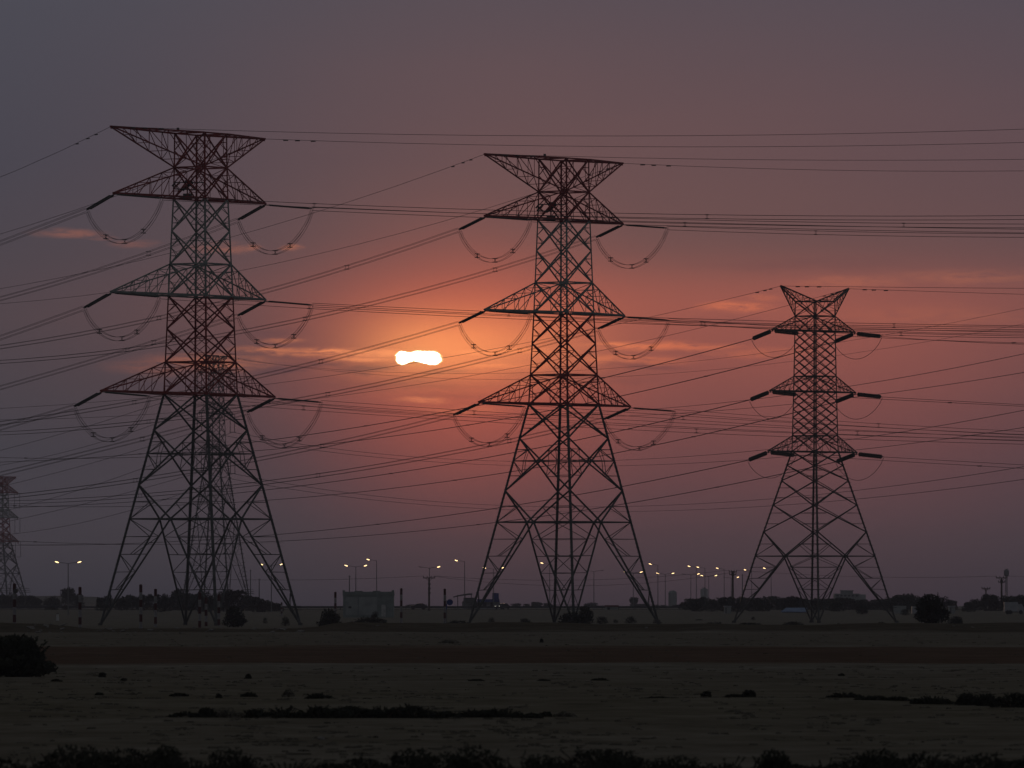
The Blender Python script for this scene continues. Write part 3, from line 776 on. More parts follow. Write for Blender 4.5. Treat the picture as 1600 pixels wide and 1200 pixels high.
# ------------------------------------------------------------------ buildings
def rect(px0, px1, py0, py1, D):   # wall rectangle in metres at distance D
    return atx(px0, D), atx(px1, D), H + (HY - py1) / F * D, H + (HY - py0) / F * D
D = 1400.0; x0, x1, zb_, zt = rect(536, 615, 924.5, 957, D); zb_ = gz(x0, D) - 0.1
t = thing('utility_hut', ((x0 + x1) / 2, D, zb_), 'pale flat-roofed hut with raised corner parapets and a light door', 'building'); O = t.location
B = MB(); B.box(x0, x1, D, D + 6.5, zb_, zt - 0.62); B.build('wall', [PLASTER], t, O)
B = MB(); B.box(x0 - 0.12, x1 + 0.12, D - 0.12, D + 6.62, zt - 0.62, zt - 0.42); B.box(x0 - 0.05, x1 + 0.05, D - 0.05, D + 6.55, zt - 0.42, zt); B.build('parapet', [PLASTER], t, O)
for xa, xb, dz in ((x0 - 0.08, x0 + 0.35, 0.24), (x1 - 0.35, x1 + 0.08, 0.26), (x0 + 2.0, x0 + 3.4, 0.14), (x1 - 3.6, x1 - 2.3, 0.14)):
    B = MB(); B.box(xa, xb, D - 0.08, D + 0.4, zt, zt + dz); B.build('parapet_crown', [PLASTER], t, O)
xd = atx(596, D); B = MB(); B.box(xd, xd + 0.72, D - 0.06, D, zb_ + 0.2, zb_ + 2.3); o = B.build('door', [DOORM], t, O); B = MB(); B.box(xd + 0.55, xd + 0.62, D - 0.1, D - 0.06, zb_ + 1.15, zb_ + 1.3); B.build('handle', [DARKSTEEL], o)
bpy.data.objects[o.name].children[0].location = (0, 0, 0) if False else bpy.data.objects[o.name].children[0].location
for v in o.children[0].data.vertices: v.co -= V(O)
for xa, xb in ((0.45, 2.55), (2.75, 5.9)):
    B = MB(); B.box(x0 + xa, x0 + xb, D - 0.04, D, zb_ + 0.55, zt - 0.95); B.build('wall_panel', [PLASTER2], t, O)
B = MB(); B.box(x0 + 0.95, x0 + 1.45, D - 0.09, D - 0.04, zb_ + 1.7, zb_ + 2.05); B.build('vent', [DARKSTEEL], t, O)

D = 2250.0; gz0 = gz(0, D)
x0, x1, zb_, zt = rect(722, 781, 930, 951, D)
t = thing('fuel_station', ((x0 + x1) / 2, D, gz0), 'hazy fuel station with thin curved canopy and blue boards behind the middle pylon', 'fuel station'); O = t.location
xa, xb, _, zc = rect(708, 738, 926.5, 931, D)
B = MB()
for i in range(8):
    u0, u1 = i / 8, (i + 1) / 8; q0 = math.sin(u0 * 1.57) * 0.9; q1 = math.sin(u1 * 1.57) * 0.9
    B.face([(xa + (xb - xa) * u0, D - 3, zc - 1.0 + q0), (xa + (xb - xa) * u1, D - 3, zc - 1.0 + q1), (xa + (xb - xa) * u1, D + 5, zc - 1.0 + q1), (xa + (xb - xa) * u0, D + 5, zc - 1.0 + q0)])
    B.face([(xa + (xb - xa) * u0, D - 3, zc - 1.3 + q0 * 0.8), (xa + (xb - xa) * u1, D - 3, zc - 1.3 + q1 * 0.8), (xa + (xb - xa) * u1, D - 3, zc - 1.0 + q1), (xa + (xb - xa) * u0, D - 3, zc - 1.0 + q0)])
B.build('canopy_roof', [UNLIT], t, O)
for u in (0.24, 0.62, 0.95):
    B = MB(); B.beam((xa + (xb - xa) * u, D, gz0), (xa + (xb - xa) * u, D, zc - 0.5), 0.22); B.build('canopy_post', [UNLIT], t, O)
B = MB(); B.box(x0, x1, D + 1, D + 8, gz0, zt - 1.7); B.build('shop_wall', [PLASTER2], t, O)
B = MB(); B.box(x0 + 0.4, x0 + 3.8, D - 0.2, D + 0.9, zt - 2.1, zt - 0.7); B.build('fascia', [UNLIT], t, O)
B = MB(); B.box(x0 + 4.2, x1 - 0.1, D - 0.3, D + 0.9, zt - 1.9, zt - 1.1); B.build('fascia', [BLUE], t, O)
B = MB(); B.box(x1 - 2.1, x1 - 0.3, D - 0.7, D - 0.3, zt - 1.6, zt + 0.6); B.build('sign_board', [BLUE], t, O)
for u in (0.35, 0.55, 0.75): B = MB(); B.box(x0 + (x1 - x0) * u, x0 + (x1 - x0) * u + 1.0, D + 0.9, D + 1.0, gz0 + 0.5, gz0 + 1.9); B.build('window', [GLASS], t, O)

def simple_block(name, label, cat, D, parts, group=None):
    """parts: (part name, px0, px1, py0, py1, material, depth, forward)"""
    p0 = parts[0]; x = (atx(p0[1], D) + atx(p0[2], D)) / 2; g = gz(x, D)
    t = thing(name, (x, D, g), label, cat, group)
    for (pn, a, b_, c, d, m, dep, fw) in parts:
        xa, xb, za, zb2 = rect(a, b_, c, d, D)
        if d > 949: za = min(za, g - 0.05)
        B_ = MB(); B_.box(xa, xb, D - fw, D - fw + dep, za, zb2); B_.build(pn, [m], t, t.location)
    return t
simple_block('office_block', 'hazy stepped flat-roofed building beyond the trees right of the slimmer pylon', 'building', 3200, [('wall', 1304, 1343, 927.5, 952, PLASTER, 12, 0), ('upper_storey', 1314.5, 1333, 923.6, 927.4, PLASTER, 8, -2), ('roof_slab', 1313.5, 1334, 922.2, 923.5, PLASTER2, 9, -1.5), ('side_wing', 1343.1, 1353, 928.8, 952, PLASTER2, 9, -1)] + [('window', 1307 + i * 6, 1310.5 + i * 6, 929.5, 932, GLASS, 0.2, 0.1) for i in range(6)])
simple_block('tower_block', 'faint grey tower block in the haze above the right tree line', 'building', 5200, [('wall', 1095, 1106, 920, 951, PLASTER2, 14, 0), ('roof_house', 1098, 1103, 918, 919.9, PLASTER2, 6, -3)])
simple_block('kiosk', 'low kiosk with a dark red roof on the far road inside the middle pylon', 'building', 1950, [('wall', 946, 966, 948.2, 953, PLASTER2, 3, 0), ('roof', 945, 967, 945.6, 948.1, REDROOF, 3.6, 0.3), ('window', 949, 953, 949, 951, GLASS, 0.1, 0.08)])
simple_block('boundary_wall', 'pale low boundary wall with the trees rising behind it at far right', 'wall', 1600, [('wall', 1396, 1416, 947.2, 955, PLASTER2, 0.3, 0), ('coping', 1395.5, 1416.5, 946.4, 947.1, PLASTER2, 0.5, 0.1)])
D = 1650.0; xa, xb, za, zt = rect(1220, 1262, 949.5, 957, D); g = gz(xa, D)
t = thing('shed', ((xa + xb) / 2, D, g), 'low shed with a pale blue sheet roof under the trees at the slimmer pylon', 'shed'); O = t.location
B = MB(); B.box(xa + 0.2, xb - 0.2, D + 0.2, D + 4, g - 0.1, zt - 0.75); B.build('wall', [PLASTER2], t, O)
B = MB(); B.face([(xa + 1.2, D + 3.2, zt), (xb, D + 3.2, zt), (xb, D - 0.3, zt - 0.8), (xa, D - 0.3, zt - 0.8)][::-1]); B.face([(xa, D - 0.3, zt - 0.8), (xb, D - 0.3, zt - 0.8), (xb, D - 0.3, zt - 0.9), (xa, D - 0.3, zt - 0.9)]); B.face([(xa + 1.2, D + 3.2, zt), (xb, D + 3.2, zt), (xb, D + 4.4, zt - 0.8), (xa, D + 4.4, zt - 0.8)]); B.build('roof', [BLUEROOF], t, O)
for px0, px1, py0, lab in ((1131, 1143, 946.5, 'small pale hut among the dark trees below the double-barred pole'), (1425, 1440, 947.5, 'small pale hut half hidden by the tall black bush on the right'), (1482, 1493, 946.5, 'tiny pale hut just right of the tall black bush')):
    simple_block('hut', lab, 'building', 1600, [('wall', px0 + 0.6, px1 - 0.6, py0 + 2, 956, PLASTER2, 2.5, 0), ('roof', px0, px1, py0, py0 + 1.9, TRUCKP, 3.1, 0.3), ('door', px0 + 2.5, px0 + 4.4, py0 + 3, 956, UNLIT, 0.1, 0.06)], 'small pale huts among the right trees')
# silo
D = 4200.0; x = atx(1051, D); g = gz(x, D); zt = H + (HY - 922.5) / F * D; rr_ = 6.6 / F * D
t = thing('storage_silo', (x, D, g), 'round-topped grey silo standing hazy right of the middle pylon', 'silo')
B = MB(); B.ring_tube([(0, rr_), (1, rr_)], (x, D, g), (x, D, zt - 1.6), 20); B.build('drum', [PLASTER], t, t.location)
B = MB(); B.ring_tube([(0, rr_ * 1.06), (0.2, rr_ * 1.04), (0.75, rr_ * 0.72), (1, rr_ * 0.25)], (x, D, zt - 1.6), (x, D, zt), 20); B.build('dome', [PLASTER], t, t.location)
B = MB(); B.beam((x - rr_ * 0.8, D - rr_ * 0.7, g), (x - rr_ * 0.8, D - rr_ * 0.7, zt - 1.6), 0.3); B.build('ladder', [POLE], t, t.location)

# ------------------------------------------------------------------ vehicles
def car(px, D, ln, rz, label, lit=False):
    x = atx(px, D); g = gz(x, D) + 0.1
    t = thing('car', (x, D, g), label, 'car', None, rz)
    B_ = MB(); sec = [(-0.5, 0.35, 0.62), (-0.48, 0.3, 0.80), (-0.22, 0.28, 0.92), (0.36, 0.28, 0.95), (0.5, 0.32, 0.85)]
    for (a, z0, z1), (b_, z2, z3) in zip(sec, sec[1:]):
        for sy in (-0.85, 0.85): B_.face([(a * ln, sy, z0), (b_ * ln, sy, z2), (b_ * ln, sy, z3), (a * ln, sy, z1)])
        B_.face([(a * ln, -0.85, z1), (b_ * ln, -0.85, z3), (b_ * ln, 0.85, z3), (a * ln, 0.85, z1)]); B_.face([(a * ln, -0.85, z0), (b_ * ln, -0.85, z2), (b_ * ln, 0.85, z2), (a * ln, 0.85, z0)])
    B_.face([(-0.5 * ln, -0.85, 0.35), (-0.5 * ln, 0.85, 0.35), (-0.5 * ln, 0.85, 0.62), (-0.5 * ln, -0.85, 0.62)]); B_.face([(0.5 * ln, -0.85, 0.32), (0.5 * ln, 0.85, 0.32), (0.5 * ln, 0.85, 0.85), (0.5 * ln, -0.85, 0.85)])
    B_.build('body', [CAR], t)
    B_ = MB(); cab = [(-0.22, 0.92, 0.94), (-0.06, 0.92, 1.42), (0.26, 0.93, 1.45), (0.42, 0.93, 0.96)]
    for (a, z0, z1), (b_, z2, z3) in zip(cab, cab[1:]):
        for sy in (-0.72, 0.72): B_.face([(a * ln, sy, z0), (b_ * ln, sy, z2), (b_ * ln, sy * 0.9, z3), (a * ln, sy * 0.9, z1)])
        B_.face([(a * ln, -0.66, z1), (b_ * ln, -0.66, z3), (b_ * ln, 0.66, z3), (a * ln, 0.66, z1)])
    B_.build('cabin', [GLASS], t)
    for wx in (-0.32, 0.31):
        for sy in (-0.86, 0.66): B_ = MB(); B_.ring_tube([(0, 0.24), (0.2, 0.32), (0.8, 0.32), (1, 0.24)], (wx * ln, sy, 0.32), (wx * ln, sy + 0.2, 0.32), 12); B_.build('wheel', [RUBBER], t)
    for sy in (-0.6, 0.6): B_ = MB(); B_.ring_tube([(0, 0.05), (0.5, 0.16), (1, 0.13)], (-0.47 * ln, sy, 0.66), (-0.505 * ln, sy, 0.66), 10); B_.build('headlight', [HEADL if lit else UNLIT], t)
    return t
car(785, 1985, 4.2, R_(52), 'dark car with a lit headlight on the far road behind the middle pylon', True)
car(653.5, 1930, 4.0, R_(10), 'low dark car parked against the far guard rail between the hut and the blue sign')
D = 1560.0; x0, x1, _, zt = rect(1569.5, 1598, 949.2, 960, D); g = gz(x0, D)
t = thing('box_truck', ((x0 + x1) / 2, D, g), 'pale box truck parked before the trees at the right edge', 'truck'); O = t.location
B = MB(); B.box(x0, x1 - 0.9, D, D + 2.2, g + 0.55, g + 2.35); B.build('cargo_box', [TRUCKP], t, O)
B = MB(); B.box(x1 - 0.85, x1 + 0.2, D + 0.1, D + 2.1, g + 0.4, g + 1.2); B.face([(x1 - 0.85, D + 0.1, g + 1.2), (x1 + 0.2, D + 0.1, g + 1.2), (x1 - 0.1, D + 0.2, g + 1.95), (x1 - 0.85, D + 0.2, g + 1.95)]); B.box(x1 - 0.85, x1 - 0.12, D + 0.25, D + 1.95, g + 1.2, g + 1.95); B.build('cab', [TRUCKP], t, O)
for wx in (x0 + 0.6, x0 + 1.15, x1 - 0.35): B = MB(); B.ring_tube([(0, 0.3), (0.2, 0.4), (0.8, 0.4), (1, 0.3)], (wx, D - 0.05, g + 0.4), (wx, D + 0.25, g + 0.4), 12); B.build('wheel', [RUBBER], t, O)
B = MB(); B.box(x0 + 0.1, x1 - 0.3, D + 0.4, D + 1.8, g + 0.35, g + 0.53); B.build('chassis', [DARKSTEEL], t, O)

# ------------------------------------------------------------------ trees and bushes
def foliage(B_, blobs, n, leaf, rnd):
    tot = sum(b_[3] * b_[4] for b_ in blobs)
    for (cx, cy_, cz, rx, rz_, ry) in blobs:
        for _ in range(int(n * rx * rz_ / tot) + 6):
            while True:
                a = V((rnd.uniform(-1, 1), rnd.uniform(-1, 1), rnd.uniform(-1, 1)))
                if a.length <= 1: break
            if a.length > 0.01: a = a.normalized() * (a.length ** 0.45) * rnd.uniform(0.9, 1.1)
            p = V((cx + a.x * rx, cy_ + a.y * ry, cz + a.z * rz_))
            if p.z < 0.02: p.z = rnd.uniform(0.01, 0.1 * rz_)
            u = V((rnd.gauss(0, 1), rnd.gauss(0, 1), rnd.gauss(0, 1))).normalized(); w = u.orthogonal().normalized()
            l = leaf * rnd.uniform(0.6, 1.4); B_.face([p - u * l, p - w * l * 0.55, p + u * l, p + w * l * 0.55])
def crown_blobs(w, h, h0, rnd, k=6):
    bl = [(0, 0, h0 + (h - h0) * 0.5, w * 0.34, (h - h0) * 0.42, w * 0.34), (0, 0, h * 0.22, w * 0.5, h * 0.24, w * 0.45)]
    for _ in range(k):
        a = rnd.uniform(0, 6.28); q = rnd.uniform(0.25, 0.42) * w
        bl.append((math.cos(a) * q * 0.75, math.sin(a) * q * 0.6, h0 + (h - h0) * rnd.uniform(0.25, 0.78), w * rnd.uniform(0.16, 0.26), (h - h0) * rnd.uniform(0.16, 0.26), w * rnd.uniform(0.16, 0.26)))
    return bl
def make_tree(w, h, seed, n=1100, leaf=0.25, m=LEAF):
    rnd = random.Random(seed)
    t = thing('tree', (0, 0, 0), 'x', 'tree')
    B_ = MB(); B_.ring_tube([(0, 0.2), (0.15, 0.14), (1, 0.05)], (0, 0, -0.2), (rnd.uniform(-.2, .2), 0, h * 0.7), 7)
    for _ in range(5):
        a = rnd.uniform(0, 6.28); z_ = h * rnd.uniform(0.2, 0.5); B_.ring_tube([(0, 0.07), (1, 0.02)], (0, 0, z_), (math.cos(a) * w * 0.35, math.sin(a) * w * 0.35, z_ + h * rnd.uniform(0.1, 0.35)), 5)
    B_.build('trunk', [BARK], t)
    B_ = MB(); foliage(B_, crown_blobs(w, h, h * 0.1, rnd, 8), n, leaf, rnd); B_.build('crown', [m], t)
    return t
TP = []
ORD = ['first', 'second', 'third', 'fourth', 'fifth', 'sixth', 'seventh', 'eighth', 'ninth', 'tenth', 'eleventh', 'twelfth', 'thirteenth', 'fourteenth', 'fifteenth', 'sixteenth', 'seventeenth', 'eighteenth', 'nineteenth', 'twentieth', 'twenty-first', 'twenty-second', 'twenty-third', 'twenty-fourth', 'twenty-fifth', 'twenty-sixth', 'twenty-seventh', 'twenty-eighth', 'twenty-ninth', 'thirtieth', 'thirty-first', 'thirty-second', 'thirty-third', 'thirty-fourth', 'thirty-fifth']
def put_tree(px, ytop, wpx, D, label, group, var):
    g = onground(px, D, -0.05); h = H + (HY - ytop) / F * D - g.z; w = wpx / F * D
    while len(TP) <= var: TP.append(None)
    if TP[var] is None:
        TP[var] = make_tree(5.0, 4.0, 40 + var); t = TP[var]; t.location = g; t['label'] = label; t.scale = (w / 5, w / 5, h / 4); t['group'] = group
    else: t = dup(TP[var], g, label, (w / 5, w / 5, h / 4), random.uniform(0, 6.28), group)
rt = random.Random(5)
left = [(3, 927, 16), (17, 925, 18), (32, 930, 16), (46, 929, 16), (58, 933, 16), (75, 933, 14), (86, 930, 14), (107, 917.5, 24), (124, 926, 16), (157, 932, 14), (168, 930, 15), (190, 931, 22), (206, 929, 20), (222, 928, 18), (234, 927, 18), (250, 927, 20), (262, 928, 20), (276, 920, 22), (288, 925, 24), (303, 927, 26), (320, 924, 26), (338, 925, 26), (354, 921, 28), (373, 920, 36), (390, 929, 26), (404, 932, 24), (420, 937, 22), (434, 942, 18)]
for i, (px, yt, w) in enumerate(left):
    D = 2450 if px < 150 else 1720 + rt.uniform(-40, 160)
    lab = 'tall broad dark tree beneath the lone twin street lamp' if px == 107 else 'largest rounded tree in the clump behind the left banded pylon' if px == 373 else '%s tree from the left end of the dark tree line behind the left pylon' % ORD[i]
    put_tree(px, yt, w * 1.25, D, lab, 'trees of the left tree line', i % 5)
right = [(1070, 939, 18), (1078, 934, 20), (1090, 934, 20), (1101, 932, 16), (1112, 935, 20), (1122, 932, 20), (1136, 931, 24), (1150, 933, 22), (1163, 932, 22), (1178, 933, 22), (1192, 931, 24), (1208, 930, 24), (1224, 933, 22), (1238, 931, 24), (1254, 934, 24), (1272, 934, 24), (1290, 934, 26), (1308, 933, 26), (1326, 934, 26), (1344, 936, 24), (1360, 937, 24), (1376, 935, 24), (1392, 932, 26), (1408, 929, 28), (1416, 926, 30), (1434, 930, 30), (1448, 934, 26), (1475, 932, 16), (1488, 937, 16), (1514, 940, 18), (1528, 935, 22), (1546, 927, 20), (1560, 930, 26), (1578, 931, 28), (1598, 928, 26)]
for i, (px, yt, w) in enumerate(right):
    put_tree(px, yt, w * 1.3, 1760 + rt.uniform(-60, 160), '%s tree from the left end of the dark tree line behind the slimmer pylon' % ORD[i], 'trees of the right tree line', (i * 2 + 1) % 5)
haze_t = [(650, 944, 30, 'flat-topped hazy tree clump above the parked dark car'), (682, 946.5, 30, 'flat-topped hazy tree clump just left of the round blue sign'), (806, 942.5, 16, 'small hazy tree just right of the car with the lit headlight'), (822, 943, 12, 'small low hazy tree left of the inner legs of the middle pylon'), (839, 940, 18, 'peaked hazy tree beside the left inner leg of the middle pylon'), (856, 942, 16, 'hazy tree behind the left inner leg of the middle pylon'), (922, 941, 22, 'hazy tree behind the dark thicket at the middle pylon'), (938, 946, 18, 'low hazy tree right of the dark thicket at the middle pylon'), (991, 932, 12, 'narrow pointed hazy tree by the right leg of the middle pylon'), (1003, 943, 24, 'broad low hazy tree at the right leg of the middle pylon'), (1032, 945, 24, 'low hazy tree just left of the round-topped silo'), (1060, 944, 20, 'low hazy tree just right of the round-topped silo')]
for i, (px, yt, w, lab) in enumerate(haze_t): put_tree(px, yt, w * 1.25, 3000, lab, 'hazy trees on the horizon', i % 5)

def make_bush(name, w, h, seed, n, leaf, label, cat, loc, m=LEAFD, k=9, group=None, lean=0.0, twigs=26):
    rnd = random.Random(seed); t = thing(name, loc, label, cat, group)
    B_ = MB()
    if w > 2.6 * h:      # a low spreading patch: a row of uneven humps
        nh = max(3, int(w / h / 1.1)); bl = []
        for i in range(nh):
            u = (i + 0.5) / nh * 2 - 1; hh = h * rnd.uniform(0.45, 1.0) * (1 - 0.55 * abs(u) ** 2.5)
            bl.append((u * w * 0.46 + rnd.uniform(-.1, .1) * w / nh, rnd.uniform(-.12, .12) * w, hh * 0.45, w / nh * rnd.uniform(0.6, 1.0), hh * 0.55, w * 0.16))
    else:
        bl = [(lean * w * 0.2, 0, h * 0.40, w * 0.34, h * 0.36, w * 0.32), (lean * w * 0.25 + rnd.uniform(-.06, .06) * w, 0, h * 0.70, w * 0.27, h * 0.25, w * 0.25), (rnd.choice((-1, 1)) * w * 0.22, 0, h * 0.5, w * 0.2, h * 0.24, w * 0.2), (0, 0, h * 0.22, w * 0.46, h * 0.22, w * 0.4)]
        for _ in range(k):
            a = rnd.uniform(0, 6.28); q = rnd.uniform(0.12, 0.42) * w; bl.append((math.cos(a) * q, math.sin(a) * q, h * rnd.uniform(0.15, 0.85 - 1.3 * q / w), w * rnd.uniform(0.07, 0.15), h * rnd.uniform(0.08, 0.16), w * rnd.uniform(0.07, 0.15)))
    foliage(B_, bl, n, leaf, rnd)
    # twigs poking out
    for _ in range(twigs):
        a = rnd.uniform(0, 6.28); e = rnd.uniform(0.5, 1.35); L_ = rnd.uniform(0.75, 1.1)
        p = V((math.cos(a) * math.cos(e) * w * 0.5 * L_, math.sin(a) * math.cos(e) * w * 0.5 * L_, h * 0.3 + math.sin(e) * h * 0.68 * L_))
        for j in range(7):
            q = p * (1 - 0.05 * j); u = V((rnd.gauss(0, 1), rnd.gauss(0, 1), rnd.gauss(0, 1))).normalized() * leaf; v_ = u.orthogonal().normalized() * leaf * 0.5; B_.face([q - u, q - v_, q + u, q + v_])
    B_.build('foliage', [m], t)
    B_ = MB()
    for _ in range(6):
        a = rnd.uniform(0, 6.28); B_.ring_tube([(0, 0.02 * w), (1, 0.006 * w)], (0, 0, -0.05), (math.cos(a) * w * 0.3, math.sin(a) * w * 0.3, h * rnd.uniform(0.5, 0.8)), 5)
    B_.build('stem', [BARK], t)
    return t
def bush_px(px, ytop, ybase, wpx, label, n=900, D=None, seed=None, group='dark bushes on the field', name='bush', lean=0.0, m=LEAFD):
    D = D or (H * F) / (ybase - HY)
    g = onground(px, D, -0.03); h = (ybase - ytop) / F * D; w = wpx / F * D
    return make_bush(name, w, h, seed or int(px * 7), n, max(0.035, 0.022 * (w + h)), label, 'bush', g, m, 9, group, lean)
bush_px(28, 988, 1058, 124, 'big black bush cut off by the left edge on the near field', 5200, seed=3, group=None)
bush_px(1456, 938, 986, 60, 'tallest black bush, upright and dense, on the right behind the field track', 3000, seed=4, group=None)
bush_px(1494, 963, 980, 32, 'low rounded bush hugging the right side of the tallest black bush', 900, 930)
bush_px(365, 944, 979, 40, 'round dark bush right of the near leg of the left banded pylon', 1800, 900)
bush_px(514, 950, 981, 42, 'round dark bush with a striped post rising behind it', 1900, 880)
bush_px(575, 960, 974, 54, 'low spreading bush in front of the flat-roofed hut', 1100, 1000)
bush_px(586, 949, 972, 16, 'small leaning bush tuft in front of the hut door', 500, 1010)
bush_px(893, 953, 975, 46, 'low dark thicket at the near foot of the middle banded pylon', 1300, 1000)
bush_px(915, 941, 973, 30, 'tall dark thicket right of the near foot of the middle banded pylon', 1500, 1000)
bush_px(940, 957, 970, 22, 'small bush right of the tall dark thicket under the middle pylon', 500, 1060)
bush_px(985, 960, 972, 22, 'small round bush inside the right leg of the middle banded pylon', 500, 1080)
bush_px(962, 963, 970, 10, 'tiny bush under the middle of the middle banded pylon', 250, 1090)
bush_px(820, 963, 972, 22, 'small flat bush right of the left leg of the middle banded pylon', 500, 1080)
bush_px(768, 961, 970, 12, 'tiny bush just right of the left foot of the middle banded pylon', 300, 1130)
bush_px(715, 968, 975, 36, 'low dark scrub between the blue sign and the middle pylon left foot', 700, 1040)
bush_px(1027, 964, 973, 16, 'small bush at the right foot of the middle banded pylon', 400, 1060)
bush_px(446, 962, 978, 16, 'small upright bush left of the right foot of the left pylon', 450, 950)
bush_px(414, 963, 974, 9, 'tiny upright bush under the right leg of the left pylon', 250, 1080)
bush_px(1116, 971, 977, 34, 'low dark scrub patch in front of the left end of the right tree line', 600, 985)
bush_px(1092, 967.5, 970, 14, 'thin scrub patch left of the slimmer pylon', 250, 1260)
bush_px(1172, 972, 977, 40, 'low scrub patch at the left foot of the slimmer pylon', 600, 985)
bush_px(1177, 963, 970, 9, 'tiny round bush inside the left leg of the slimmer pylon', 250, 1260)
bush_px(1240, 970, 976, 34, 'low dark scrub just left of the near foot of the slimmer pylon', 600, 1010)
bush_px(1347, 946, 965, 22, 'tall dark bush right of the slimmer pylon, before the tree line', 900, 1560)
bush_px(1376, 971, 975, 12, 'tiny scrub patch right of the slimmer pylon', 250, 1050)
bush_px(1414, 955, 966, 18, 'small dark bush left of the tallest black bush', 500, 1500)
bush_px(103, 948, 957, 14, 'dark bush on the bank beside the pale boundary stone', 450, 1900)
bush_px(80, 952, 957, 22, 'long low bush left of the pale boundary stone', 450, 1880)
# near-field weeds, one by one
weeds = [(160, 1050, 1058, 11, 'small black weed clump alone on the field right of the big bush'), (388, 1052, 1060, 10, 'small black weed clump alone on the field under the left pylon'), (88, 1061, 1065, 14, 'flat weed patch below the right side of the big bush'), (194, 1059, 1063, 10, 'flat weed patch just right of the lone weed clump'),
    (155, 1083, 1088, 13, 'flat dark weed patch on the second row, under the lone weed clump'), (280, 1083, 1089, 22, 'flat wide weed patch on the second row below the left pylon'), (342, 1084, 1091, 9, 'small weed tuft on the second row'), (390, 1081, 1089, 22, 'wide weed patch on the second row, under the small black clump'), (450, 1077, 1089, 20, 'pale grey rounded weed tuft on the second row'), (497, 1082, 1093, 36, 'darkest wide weed patch on the second row'),
    (292, 1113, 1124, 34, 'low weed clump at the left end of the long weed strip'), (322, 1108, 1125, 28, 'second weed clump of the long strip'), (355, 1109, 1124, 34, 'third weed clump of the long strip, pale and low'), (400, 1108, 1124, 40, 'fourth weed clump of the long strip'), (445, 1103, 1123, 54, 'broad weed clump left of the strip middle'), (500, 1101, 1123, 58, 'broadest weed clump in the middle of the strip'), (548, 1102, 1122, 50, 'weed clump right of the broadest one'), (600, 1102, 1122, 54, 'weed clump left of the tallest one of the strip'), (645, 1098, 1122, 60, 'tallest weed clump of the long strip'), (690, 1110, 1122, 44, 'low tail of the long weed strip'),
    (745, 1107, 1121, 48, 'weed clump of the short strip, left one'), (785, 1105, 1121, 50, 'weed clump of the short strip, right one'), (820, 1112, 1122, 34, 'low end of the short weed strip'), (853, 1111, 1120, 17, 'small weed tuft right of the short strip'), (884, 1111, 1120, 24, 'pale weed tuft, last one right of the short strip'),
    (745, 1061, 1064, 22, 'thin flat weed patch right of centre on the upper field'), (850, 1061, 1064, 18, 'thin flat weed patch below the middle pylon'), (937, 1059, 1063, 24, 'thin flat weed patch at the right of the upper field'), (1315, 1051, 1055, 11, 'tiny weed patch on the upper field below the slimmer pylon'),
    (1104, 1083, 1094, 19, 'round weed tuft at the left end of the right weed row'), (1146, 1090, 1096, 20, 'low weed left of the taller one on the right row'), (1170, 1083, 1096, 22, 'taller weed tuft on the right row'), (1320, 1089, 1098, 40, 'low weed patch in the middle of the right row'), (1365, 1092, 1100, 40, 'flat weed patch right of the middle of the right row'), (1400, 1092, 1100, 30, 'thin weed patch before the big clumps of the right row'), (1455, 1088, 1102, 46, 'left one of the big clumps on the right row'), (1512, 1083, 1103, 34, 'tall one of the big clumps on the right row'), (1542, 1083, 1104, 34, 'right one of the big clumps on the right row'), (1585, 1082, 1106, 50, 'weed clump at the right edge of the right row'), (1030, 1093, 1096, 40, 'flat thin weed patch starting the right row'),
    (700, 999, 1005, 26, 'pale weed patch on the strip above the red soil'), (846, 998, 1004, 6, 'tiny weed on the strip above the red soil')]
for i, (px, yt, yb, w, lab) in enumerate(weeds):
    bush_px(px, yt - 1, yb, w * (1.4 if 1118 < yb < 1130 or px in (1320, 1365, 1400, 1455, 1512, 1542, 1585) else 1.15), lab, int(200 + w * 22), None, 900 + i, 'weed clumps on the near field', 'weed_clump', 0, DRY if 'pale' in lab else LEAFD)
# dark scrub along the bottom edge
rb = random.Random(21); px = -20; i = 0
tops = [(0, 1180), (70, 1167), (110, 1160), (160, 1178), (200, 1165), (250, 1168), (262, 1162), (300, 1182), (360, 1168), (450, 1184), (560, 1176), (640, 1166), (700, 1176), (740, 1162), (800, 1170), (850, 1176), (930, 1165), (960, 1170), (1000, 1174), (1060, 1180), (1130, 1176), (1212, 1168), (1290, 1184), (1370, 1168), (1430, 1166), (1480, 1178), (1540, 1176), (1620, 1178)]
for i, (px, yt) in enumerate(tops):
    nm = 'tallest' if px == 262 else 'dark'
    lab = '%s scrub bush on the bottom edge, %s from the left' % (nm, ORD[i])
    D = 112 + rb.uniform(-4, 5); g = onground(px, D, -0.03); h = H + (HY - yt) / F * D - g.z; w = (rb.uniform(110, 200) if px not in (262, 1212) else 80) / F * D
    make_bush('scrub_bush', w, h, 300 + i, 1500, 0.03, lab, 'bush', g, LEAFD, 14, 'scrub along the bottom edge', 0.0, rb.choice((3, 6, 12)))
